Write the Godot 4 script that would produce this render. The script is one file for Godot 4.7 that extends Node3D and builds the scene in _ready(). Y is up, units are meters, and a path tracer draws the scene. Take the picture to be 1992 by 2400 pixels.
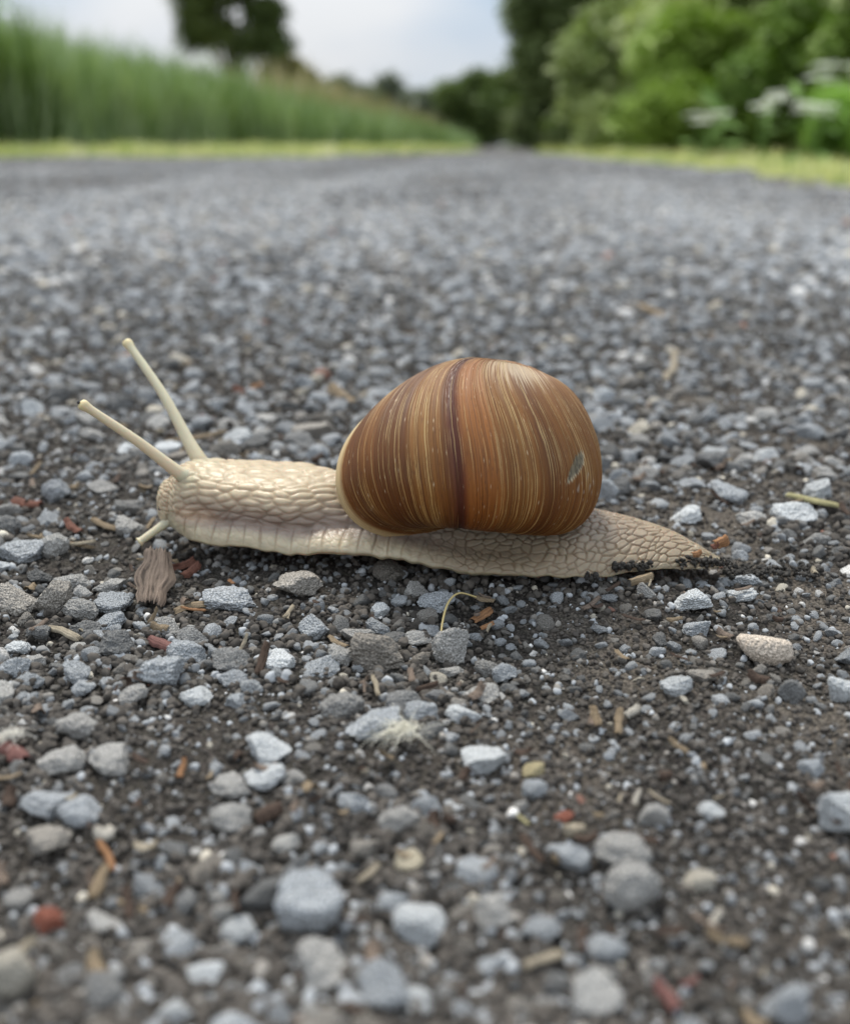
extends Node3D
# A large snail crawling over a gravel path. Near things are measured in millimetres (MM), the surroundings in metres.
const MM := 0.001
var rng := RandomNumberGenerator.new()
var taken := {}
var mats := {}
var landmarks := []
var n_low := FastNoiseLite.new()
var n_mid := FastNoiseLite.new()
var n_fine := FastNoiseLite.new()
var n_cell := FastNoiseLite.new()
var n_edge := FastNoiseLite.new()
var n_soft := FastNoiseLite.new()


func _ready() -> void:
	rng.seed = 41
	set_noises()
	# ---- camera, sky, light, exposure
	var cam := Camera3D.new()
	cam.name = "camera"
	var lens := CameraAttributesPhysical.new()
	lens.frustum_focal_length = 22.857
	lens.exposure_aperture = 10.0
	lens.frustum_focus_distance = 0.1455
	lens.frustum_near = 0.004
	lens.frustum_far = 900.0
	cam.attributes = lens
	cam.position = Vector3(0, 0.066, 0)
	cam.rotation.x = -atan(0.375)
	add_child(cam)
	cam.current = true
	var env := Environment.new()
	env.background_mode = Environment.BG_SKY
	env.sky = Sky.new()
	var pano := PanoramaSkyMaterial.new()
	pano.panorama = overcast_sky()
	env.sky.sky_material = pano
	env.background_energy_multiplier = 1.0
	env.tonemap_mode = Environment.TONE_MAPPER_LINEAR
	env.tonemap_exposure = 1.5
	env.sdfgi_enabled = true
	env.ssao_enabled = true
	env.ssil_enabled = true
	var we := WorldEnvironment.new()
	we.name = "environment"
	we.environment = env
	add_child(we)
	var sun := DirectionalLight3D.new()
	sun.name = "sun"
	sun.light_energy = 0.8
	sun.light_angular_distance = 16.0
	sun.light_color = Color(1.0, 0.97, 0.92)
	sun.shadow_enabled = true
	add_child(sun)
	sun.look_at_from_position(Vector3(-0.2, 1.0, -0.55), Vector3.ZERO, Vector3.FORWARD)
	# ---- setting, then surroundings, then the snail, then what lies round it
	make_stock()
	build_ground()
	build_surroundings()
	build_snail()
	build_debris()
	build_stones()
	build_gravel()


func set_noises() -> void:
	for n in [n_low, n_mid, n_fine, n_soft]:
		n.noise_type = FastNoiseLite.TYPE_SIMPLEX_SMOOTH
		n.fractal_type = FastNoiseLite.FRACTAL_NONE
		n.frequency = 1.0
	n_low.seed = 3
	n_mid.seed = 7
	n_fine.seed = 11
	n_soft.seed = 19
	for n in [n_cell, n_edge]:
		n.noise_type = FastNoiseLite.TYPE_CELLULAR
		n.cellular_distance_function = FastNoiseLite.DISTANCE_EUCLIDEAN
		n.fractal_type = FastNoiseLite.FRACTAL_NONE
		n.cellular_jitter = 0.85
		n.frequency = 1.0
		n.seed = 5
	n_cell.cellular_return_type = FastNoiseLite.RETURN_DISTANCE
	n_edge.cellular_return_type = FastNoiseLite.RETURN_DISTANCE2_SUB


func overcast_sky() -> ImageTexture:
	var w := 768
	var h := 384
	var im := Image.create(w, h, false, Image.FORMAT_RGBF)
	var fbm := FastNoiseLite.new()
	fbm.seed = 23
	fbm.frequency = 0.55
	fbm.fractal_octaves = 5
	for j in h:
		var el := PI * (0.5 - (j + 0.5) / h)
		for i in w:
			var az := TAU * (i + 0.5) / w
			var dir := Vector3(cos(az) * cos(el), sin(el), sin(az) * cos(el))
			var up := maxf(dir.y, 0.0)
			var p := Vector3(dir.x, dir.y * 2.2, dir.z) * 2.6
			var c: float = clampf(fbm.get_noise_3dv(p * 1.1) * 2.6 + 0.5, 0.0, 1.0)
			var gap := Color(0.48, 0.60, 0.74)
			var cloud := Color(0.80, 0.82, 0.845)
			var col := gap.lerp(cloud, 0.15 + 0.85 * c)
			col = col.lerp(Color(0.86, 0.91, 0.95), clampf(1.0 - up * 14.0, 0.0, 1.0) * 0.6)
			var grow := 0.54 + 0.92 * pow(up, 0.8)
			im.set_pixel(i, j, Color(col.r * grow, col.g * grow, col.b * grow))
	return ImageTexture.create_from_image(im)


# ------------------------------------------------------------------ helpers
func numbered(called: String) -> String:
	var n: int = taken.get(called, 0)
	taken[called] = n + 1
	return called if n == 0 else "%s_%03d" % [called, n]


func tag(o: Node3D, label: String, category: String, group := "", kind := "") -> void:
	o.set_meta("label", label)
	o.set_meta("category", category)
	if group:
		o.set_meta("group", group)
	if kind:
		o.set_meta("kind", kind)


func thing(called: String, at: Vector3, label: String, category: String, group := "") -> Node3D:
	var o := Node3D.new()
	o.name = numbered(called)
	o.position = at
	add_child(o)
	tag(o, label, category, group)
	return o


func part(called: String, m: Mesh, mat: Material, parent: Node3D, at := Vector3.ZERO) -> MeshInstance3D:
	var o := MeshInstance3D.new()
	o.name = called
	o.mesh = m
	o.material_override = mat
	o.position = at
	parent.add_child(o, true)
	return o


func one(called: String, m: Mesh, mat: Material, at: Vector3) -> MeshInstance3D:
	var o := MeshInstance3D.new()
	o.name = numbered(called)
	o.mesh = m
	o.material_override = mat
	o.position = at
	add_child(o)
	return o


func lin(r: float, g: float, b: float) -> Color:
	return Color(r, g, b).linear_to_srgb()


func noise_tex(seed_: int, freq: float, octaves: int, lo: Color, hi: Color, size := 512, cells := false) -> NoiseTexture2D:
	var n := FastNoiseLite.new()
	n.seed = seed_
	n.frequency = freq
	if cells:
		n.noise_type = FastNoiseLite.TYPE_CELLULAR
		n.cellular_return_type = FastNoiseLite.RETURN_CELL_VALUE
	n.fractal_octaves = octaves
	var t := NoiseTexture2D.new()
	t.width = size
	t.height = size
	t.seamless = true
	t.normalize = true
	t.noise = n
	var g := Gradient.new()
	g.set_color(0, lo)
	g.set_color(1, hi)
	t.color_ramp = g
	return t


func smooth_mesh(v: PackedVector3Array, idx: PackedInt32Array, cols := PackedColorArray()) -> ArrayMesh:
	var n := PackedVector3Array()
	n.resize(v.size())
	for k in range(0, idx.size(), 3):
		var a := idx[k]
		var b := idx[k + 1]
		var c := idx[k + 2]
		var f := (v[c] - v[a]).cross(v[b] - v[a])
		n[a] += f
		n[b] += f
		n[c] += f
	for k in n.size():
		n[k] = n[k].normalized()
	var arr := []
	arr.resize(Mesh.ARRAY_MAX)
	arr[Mesh.ARRAY_VERTEX] = v
	arr[Mesh.ARRAY_NORMAL] = n
	arr[Mesh.ARRAY_INDEX] = idx
	if cols.size():
		arr[Mesh.ARRAY_COLOR] = cols
	var m := ArrayMesh.new()
	m.add_surface_from_arrays(Mesh.PRIMITIVE_TRIANGLES, arr)
	return m


func grid_index(nu: int, nv: int, wrap: bool, flip := false, base := 0) -> PackedInt32Array:
	var idx := PackedInt32Array()
	var cols := nv if wrap else nv - 1
	idx.resize((nu - 1) * cols * 6)
	var k := 0
	for i in nu - 1:
		for j in cols:
			var a := base + i * nv + j
			var b := base + i * nv + (j + 1) % nv
			var c := a + nv
			var d := b + nv
			if flip:
				idx[k] = a; idx[k + 1] = c; idx[k + 2] = b
				idx[k + 3] = b; idx[k + 4] = c; idx[k + 5] = d
			else:
				idx[k] = a; idx[k + 1] = b; idx[k + 2] = c
				idx[k + 3] = b; idx[k + 4] = d; idx[k + 5] = c
			k += 6
	return idx


func cr(p0: float, p1: float, p2: float, p3: float, t: float) -> float:
	return 0.5 * ((2.0 * p1) + (p2 - p0) * t + (2.0 * p0 - 5.0 * p1 + 4.0 * p2 - p3) * t * t + (3.0 * p1 - p0 - 3.0 * p2 + p3) * t * t * t)


func along(rows: Array, col: int, t: float) -> float:
	var x := clampf(t, 0.0, 1.0) * (rows.size() - 1)
	var i := mini(int(x), rows.size() - 2)
	return cr(rows[maxi(i - 1, 0)][col], rows[i][col], rows[i + 1][col], rows[mini(i + 2, rows.size() - 1)][col], x - i)


# a tapered tube through points, round at both ends; appended to the arrays
func tube(v: PackedVector3Array, idx: PackedInt32Array, pts: Array, radii: Array, sides := 8) -> void:
	var base := v.size()
	var n := pts.size()
	for i in n:
		var dir: Vector3 = (pts[mini(i + 1, n - 1)] - pts[maxi(i - 1, 0)]).normalized()
		var side := dir.cross(Vector3(0.31, 0.9, 0.29)).normalized()
		var up := side.cross(dir)
		for j in sides:
			var a := TAU * j / sides
			v.append(pts[i] + (side * cos(a) + up * sin(a)) * radii[i])
	idx.append_array(grid_index(n, sides, true, true, base))
	v.append(pts[0])
	v.append(pts[n - 1])
	for j in sides:
		var q := (j + 1) % sides
		idx.append_array(PackedInt32Array([base + j, base + q, v.size() - 2, base + (n - 1) * sides + q, base + (n - 1) * sides + j, v.size() - 1]))


func tube_mesh(pts: Array, radii: Array, sides := 8) -> ArrayMesh:
	var v := PackedVector3Array()
	var idx := PackedInt32Array()
	tube(v, idx, pts, radii, sides)
	return smooth_mesh(v, idx)


func icosphere(level: int) -> Array:
	var g := (1.0 + sqrt(5.0)) / 2.0
	var v := PackedVector3Array([Vector3(-1, g, 0), Vector3(1, g, 0), Vector3(-1, -g, 0), Vector3(1, -g, 0), Vector3(0, -1, g), Vector3(0, 1, g), Vector3(0, -1, -g), Vector3(0, 1, -g), Vector3(g, 0, -1), Vector3(g, 0, 1), Vector3(-g, 0, -1), Vector3(-g, 0, 1)])
	for i in v.size():
		v[i] = v[i].normalized()
	var f := PackedInt32Array([0, 5, 11, 0, 1, 5, 0, 7, 1, 0, 10, 7, 0, 11, 10, 1, 9, 5, 5, 4, 11, 11, 2, 10, 10, 6, 7, 7, 8, 1, 3, 4, 9, 3, 2, 4, 3, 6, 2, 3, 8, 6, 3, 9, 8, 4, 5, 9, 2, 11, 4, 6, 10, 2, 8, 7, 6, 9, 1, 8])
	for l in level:
		var mid := {}
		var nf := PackedInt32Array()
		for k in range(0, f.size(), 3):
			var m := []
			for e in 3:
				var a := f[k + e]
				var b := f[k + (e + 1) % 3]
				var key := mini(a, b) * 100000 + maxi(a, b)
				if not mid.has(key):
					mid[key] = v.size()
					v.append((v[a] + v[b]).normalized())
				m.append(mid[key])
			nf.append_array(PackedInt32Array([f[k], m[0], m[2], f[k + 1], m[1], m[0], f[k + 2], m[2], m[1], m[0], m[1], m[2]]))
		f = nf
	return [v, f]


# a broken stone: a ball cut by planes, its edges worn, scaled to fill -1..1
func stone_mesh(level: int, r: RandomNumberGenerator, planes: int, wear: float, rough: float, ridges := false) -> ArrayMesh:
	var ico := icosphere(level)
	var v: PackedVector3Array = ico[0]
	var cut := []
	for k in planes:
		cut.append([Vector3(r.randfn(), r.randfn(), r.randfn()).normalized(), r.randf_range(0.55, 0.95)])
	var o := Vector3(r.randf() * 90, r.randf() * 90, r.randf() * 90)
	var lo := Vector3.ONE * 9
	var hi := -lo
	for i in v.size():
		var d := v[i]
		var s := exp(-wear * 1.05)
		for c in cut:
			var t: float = d.dot(c[0])
			if t > 0.12:
				s += exp(-wear * c[1] / t)
		var rad := -log(s) / wear
		rad *= 1.0 + rough * (n_low.get_noise_3dv(d * 1.6 + o) + 0.6 * n_mid.get_noise_3dv(d * 4.0 + o) + 0.35 * n_fine.get_noise_3dv(d * 9.0 + o))
		if level > 3:
			rad *= 1.0 + rough * 0.22 * n_soft.get_noise_3dv(d * 20.0 + o)
		if ridges:
			rad *= 1.0 + 0.02 * sin(d.x * 26.0 + 3.0 * n_low.get_noise_3dv(d * 1.5 + o) + d.z * 9.0)
		v[i] = d * rad
		lo = lo.min(v[i])
		hi = hi.max(v[i])
	for i in v.size():
		v[i] = (v[i] - (lo + hi) * 0.5) / (hi - lo) * 2.0
	return smooth_mesh(v, ico[1])


func stone_material(key: String, tone: Color, contrast: float, scale: float, bump: float) -> StandardMaterial3D:
	if mats.has(key):
		return mats[key]
	var m := StandardMaterial3D.new()
	m.resource_name = key
	m.albedo_color = tone.linear_to_srgb()
	m.albedo_texture = mats["speckle"]
	m.heightmap_enabled = bump > 0.0
	m.heightmap_texture = mats["speckle_height"]
	m.heightmap_scale = bump
	m.uv1_triplanar = true
	m.uv1_scale = Vector3.ONE * scale
	m.uv1_offset = Vector3.ONE * contrast
	m.roughness = 0.72
	m.metallic_specular = 0.42
	mats[key] = m
	return m


# height of the bare soil in metres, for a place in metres
func soil(x: float, z: float) -> float:
	var h := 0.0011 * n_low.get_noise_2d(x * 16.0, z * 16.0) + 0.0007 * n_mid.get_noise_2d(x * 55.0, z * 55.0)
	var d := -z
	if d < 0.5:
		h += 0.00033 * n_fine.get_noise_2d(x * 260.0, z * 260.0) + 0.00020 * n_soft.get_noise_2d(x * 640.0, z * 640.0)
	if d > 0.6:
		h += 0.012 * smoothstep(0.6, 3.0, d) * n_soft.get_noise_2d(x * 1.7, z * 1.7)
	return h


# the path's edges (x in metres) at a depth
func edge_left(d: float) -> float:
	var rows := [[0.0, -2.3], [5.2, -2.45], [6.0, -2.4], [6.8, -1.83], [7.9, -1.0], [10.7, 0.14], [16.7, 0.9], [40.0, 3.2], [90.0, 7.5]]
	return piece(rows, d)


func edge_right(d: float) -> float:
	var rows := [[0.0, 0.66], [1.8, 0.74], [3.0, 0.86], [5.3, 0.97], [10.7, 1.15], [18.8, 1.75], [40.0, 4.2], [90.0, 8.7]]
	return piece(rows, d)


func piece(rows: Array, d: float) -> float:
	for i in rows.size() - 1:
		if d < rows[i + 1][0]:
			return lerpf(rows[i][1], rows[i + 1][1], clampf((d - rows[i][0]) / (rows[i + 1][0] - rows[i][0]), 0.0, 1.0))
	return rows[-1][1]


func graded(lo: float, hi: float, from: float, to: float, step: float, growth: float) -> PackedFloat32Array:
	# even steps between from and to, growing ones outside, up to lo and hi
	var a := PackedFloat32Array()
	var x := from
	var s := step
	var left := []
	while x > lo:
		s *= growth
		x -= s
		left.push_front(maxf(x, lo))
	a.append_array(PackedFloat32Array(left))
	x = from
	while x < to:
		a.append(x)
		x += step
	s = step
	while x < hi:
		a.append(x)
		s *= growth
		x += s
	a.append(hi)
	return a


func build_ground() -> void:
	var speck := noise_tex(31, 0.09, 4, Color(0.52, 0.52, 0.52), Color(1, 1, 1), 1024)
	var g := Gradient.new()
	g.offsets = PackedFloat32Array([0.0, 0.36, 0.5, 0.62, 0.8])
	g.colors = PackedColorArray([Color(0.32, 0.32, 0.32), Color(0.56, 0.56, 0.55), Color(0.70, 0.70, 0.70), Color(0.86, 0.86, 0.86), Color(1, 1, 1)])
	speck.color_ramp = g
	mats["speckle"] = speck
	mats["speckle_height"] = noise_tex(37, 0.05, 5, Color(0, 0, 0), Color(1, 1, 1), 1024)
	# the land all round, one sheet to the horizon, a little lower than the path
	var land := PackedVector3Array()
	var cols := PackedColorArray()
	var nx := 90
	var nz := 90
	for i in nz:
		var z: float = 30.0 - 700.0 * pow(float(i) / (nz - 1), 2.2)
		for j in nx:
			var u := 2.0 * j / (nx - 1) - 1.0
			var x: float = 420.0 * signf(u) * pow(absf(u), 2.4)
			land.append(Vector3(x, -0.022 + 0.006 * n_low.get_noise_2d(x * 0.2, z * 0.2), z))
			var k := 0.5 + 0.5 * n_mid.get_noise_2d(x * 0.6, z * 0.6)
			cols.append(Color(0.07, 0.09, 0.025).lerp(Color(0.13, 0.13, 0.05), k))
	var mg := StandardMaterial3D.new()
	mg.vertex_color_use_as_albedo = true
	mg.roughness = 1.0
	var o := one("ground", smooth_mesh(land, grid_index(nz, nx, false, true), cols), mg, Vector3.ZERO)
	tag(o, "green grassy ground reaching to the horizon on both sides", "ground", "", "structure")
	# the path itself: fine near the snail, coarser away from it
	var xs := graded(-1.0, 1.0, -0.10, 0.10, 0.00062, 1.045)
	var zs := graded(0.25, 80.0, 0.25, 0.2501, 0.00062, 1.02)
	var ds := PackedFloat32Array()
	var d := -0.6
	while d < 80.0:
		ds.append(d)
		d += 0.05 if d < 0.04 else 0.00062 if d < 0.235 else minf((d - 0.235) * 0.02 + 0.0008, 1.5)
	nx = xs.size()
	var v := PackedVector3Array()
	v.resize(ds.size() * nx)
	cols = PackedColorArray()
	cols.resize(v.size())
	for i in ds.size():
		var z := -ds[i]
		var l := edge_left(ds[i])
		var r := edge_right(ds[i])
		for j in nx:
			var x := xs[j]
			if x < -0.16:
				x = -0.16 + (x + 0.16) / 0.84 * (-0.16 - l)
			elif x > 0.16:
				x = 0.16 + (x - 0.16) / 0.84 * (r - 0.16)
			elif ds[i] > 15.0:
				x = lerpf(l + 0.2, r - 0.2, (x + 0.16) / 0.32)
			v[i * nx + j] = Vector3(x, soil(x, z), z)
			var k := 0.5 + 0.5 * n_low.get_noise_2d(x * 22.0 + 4.0, z * 22.0)
			var dusty := smoothstep(0.30, 0.75, k) * maxf(0.25, smoothstep(-0.02, 0.03, x + 0.2 * (z + 0.10)))
			var c := Color(0.046, 0.041, 0.036).lerp(Color(0.175, 0.150, 0.124), dusty * 0.85)
			var f := 0.5 + 0.5 * n_fine.get_noise_2d(x * 900.0, z * 900.0)
			c = c * (0.65 + 0.7 * f)
			if ds[i] > 0.5:
				var s := smoothstep(0.5, 2.5, ds[i])
				var q := 0.5 + 0.5 * n_mid.get_noise_2d(x * 3.0, z * 1.1)
				var brown := smoothstep(0.05, 0.4, n_low.get_noise_2d(x * 1.3, ds[i] * 0.45))
				c = c.lerp(Color(0.15, 0.15, 0.15).lerp(Color(0.21, 0.205, 0.20), q).lerp(Color(0.17, 0.148, 0.125), brown * 0.8), s)
			c.a = 1.0
			cols[i * nx + j] = c
	var mp := StandardMaterial3D.new()
	mp.vertex_color_use_as_albedo = true
	mp.albedo_texture = mats["speckle"]
	mp.heightmap_enabled = true
	mp.heightmap_texture = mats["speckle_height"]
	mp.heightmap_scale = 0.035
	mp.uv1_triplanar = true
	mp.uv1_world_triplanar = true
	mp.uv1_scale = Vector3.ONE * 18.0
	mp.roughness = 0.9
	mp.metallic_specular = 0.3
	o = one("path", smooth_mesh(v, grid_index(ds.size(), nx, false, false), cols), mp, Vector3.ZERO)
	tag(o, "dark soil and fine grit of the gravel path under the snail", "path", "", "structure")


# ------------------------------------------------------------------ plants round the path
func leaf_material(key: String, shine := 0.35) -> StandardMaterial3D:
	if mats.has(key):
		return mats[key]
	var m := StandardMaterial3D.new()
	m.resource_name = key
	m.vertex_color_use_as_albedo = true
	m.roughness = 0.6
	m.metallic_specular = shine
	m.backlight_enabled = true
	m.backlight = Color(0.6, 0.66, 0.36)
	mats[key] = m
	return m


func wood_material(key: String, tone: Color) -> StandardMaterial3D:
	if mats.has(key):
		return mats[key]
	var m := StandardMaterial3D.new()
	m.resource_name = key
	m.albedo_color = tone.linear_to_srgb()
	m.albedo_texture = mats["speckle"]
	m.uv1_triplanar = true
	m.uv1_scale = Vector3(6, 1.5, 6)
	m.roughness = 0.9
	mats[key] = m
	return m


# a spray of folded leaves, about one metre across before scaling
func spray(seed_: int, leaves: int, long: float, wide: float) -> ArrayMesh:
	var r := RandomNumberGenerator.new()
	r.seed = seed_
	var v := PackedVector3Array()
	var idx := PackedInt32Array()
	for k in leaves:
		var at := Vector3(r.randf_range(-0.5, 0.5), r.randf_range(-0.4, 0.4), r.randf_range(-0.5, 0.5))
		var dir := (at + Vector3(r.randfn(), r.randfn() * 0.5 - 0.15, r.randfn()) * 0.4).normalized()
		var side := dir.cross(Vector3.UP + Vector3(r.randfn(), 0, r.randfn()) * 0.5).normalized()
		var up := side.cross(dir).normalized()
		var l := long * r.randf_range(0.7, 1.2)
		var w := wide * r.randf_range(0.7, 1.2)
		var b := v.size()
		v.append_array(PackedVector3Array([at, at + dir * l * 0.45 + side * w * 0.5 + up * w * 0.16, at + dir * l - up * l * 0.12, at + dir * l * 0.45 - side * w * 0.5 + up * w * 0.16, at + dir * l * 0.45]))
		idx.append_array(PackedInt32Array([b, b + 1, b + 4, b + 1, b + 2, b + 4, b + 2, b + 3, b + 4, b + 3, b, b + 4]))
	return smooth_mesh(v, idx)


func blades(seed_: int, count: int, spread: float, lean: float, wide: float, segs := 3) -> ArrayMesh:
	var r := RandomNumberGenerator.new()
	r.seed = seed_
	var v := PackedVector3Array()
	var idx := PackedInt32Array()
	for k in count:
		var at := Vector3(r.randfn() * spread, 0, r.randfn() * spread)
		var a := r.randf() * TAU
		var out := Vector3(cos(a), 0, sin(a))
		var side := Vector3(-sin(a), 0, cos(a))
		var h := r.randf_range(0.55, 1.0)
		var ln := lean * r.randf_range(0.3, 1.2)
		var b := v.size()
		for s in segs + 1:
			var t := float(s) / segs
			var p := at + Vector3.UP * h * (t - 0.25 * ln * t * t) + out * h * ln * t * t
			var w := wide * (1.0 - t * 0.92) * r.randf_range(0.9, 1.1)
			v.append(p + side * w * 0.5)
			v.append(p - side * w * 0.5)
		for s in segs:
			var q := b + s * 2
			idx.append_array(PackedInt32Array([q, q + 1, q + 2, q + 1, q + 3, q + 2]))
	return smooth_mesh(v, idx)


func many(called: String, m: Mesh, mat: Material, where: Array, tints: PackedColorArray, parent: Node3D) -> MultiMeshInstance3D:
	var mm := MultiMesh.new()
	mm.transform_format = MultiMesh.TRANSFORM_3D
	mm.use_colors = true
	mm.mesh = m
	mm.instance_count = where.size()
	for i in where.size():
		mm.set_instance_transform(i, where[i])
		mm.set_instance_color(i, tints[i])
	var o := MultiMeshInstance3D.new()
	o.name = called
	o.multimesh = mm
	o.material_override = mat
	parent.add_child(o, true)
	return o


func turned(yaw: float, tilt := 0.0, roll := 0.0) -> Basis:
	return Basis.from_euler(Vector3(tilt, yaw, roll))


# a tree or shrub: trunk, limbs and a crown of leaf sprays gathered into clumps
func leafy(called: String, label: String, category: String, group: String, at: Vector3, trunk_h: float, trunk_r: float, clumps: Array, sprays: int, size: float, tone: Color, tone2: Color, leaf: ArrayMesh) -> void:
	var t := thing(called, at, label, category, group)
	var v := PackedVector3Array()
	var idx := PackedInt32Array()
	var top := Vector3(0, trunk_h, 0)
	tube(v, idx, [Vector3.ZERO, Vector3(trunk_r * 0.4, trunk_h * 0.35, 0), Vector3(-trunk_r * 0.3, trunk_h * 0.7, trunk_r * 0.3), top], [trunk_r * 1.3, trunk_r, trunk_r * 0.85, trunk_r * 0.7], 9)
	part("trunk", smooth_mesh(v, idx), wood_material("bark_wood", Color(0.09, 0.075, 0.055)), t)
	v = PackedVector3Array()
	idx = PackedInt32Array()
	var total := 0.0
	for c in clumps:
		total += pow(c[1], 2.2)
		var to: Vector3 = c[0]
		var from := top.lerp(Vector3.ZERO, rng.randf_range(0.0, 0.5))
		tube(v, idx, [from, from.lerp(to, 0.5) + Vector3(0, 0.06 * to.y, 0), to], [trunk_r * 0.45, trunk_r * 0.28, trunk_r * 0.08], 6)
	part("limbs", smooth_mesh(v, idx), wood_material("bark_wood", Color(0.09, 0.075, 0.055)), t)
	var where := []
	var tints := PackedColorArray()
	for c in clumps:
		var n := int(sprays * pow(c[1], 2.2) / total)
		var own := rng.randf()
		for k in n:
			var d := Vector3(rng.randfn(), rng.randfn(), rng.randfn()).normalized()
			var r: float = c[1] * pow(rng.randf(), 0.45) * (1.0 + 0.28 * n_low.get_noise_3dv((c[0] + d * c[1]) * 2.2 / maxf(c[1], 0.2)))
			var p: Vector3 = c[0] + d * r * Vector3(1, 0.85, 1)
			if p.y + at.y < 0.01:
				continue
			var s := size * rng.randf_range(0.65, 1.3)
			where.append(Transform3D(turned(rng.randf() * TAU, rng.randfn() * 0.35, rng.randfn() * 0.35) * Basis.from_scale(Vector3.ONE * s), p))
			var q := tone.lerp(tone2, clampf(0.55 * own + 0.45 * rng.randf(), 0, 1)) * 2.0
			q.a = 1.0
			tints.append(q)
	many("crown", leaf, leaf_material("leaf"), where, tints, t).set_meta("kind", "stuff")


func cloud_of(n: int, size: Vector3, base: float, r0: float, r1: float) -> Array:
	var a := []
	for k in n:
		var d := Vector3(rng.randfn(), rng.randfn(), rng.randfn()).normalized() * pow(rng.randf(), 0.4)
		a.append([Vector3(d.x * size.x * 0.5, base + (0.5 + d.y * 0.5) * size.y, d.z * size.z * 0.5), rng.randf_range(r0, r1)])
	return a


func wall_of(n: int, size: Vector3, base: float, r0: float, r1: float) -> Array:
	var a := []
	for k in n:
		a.append([Vector3((rng.randf() - 0.5) * size.x, base + rng.randf() * size.y, (rng.randf() - 0.5) * size.z), rng.randf_range(r0, r1)])
	return a


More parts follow.
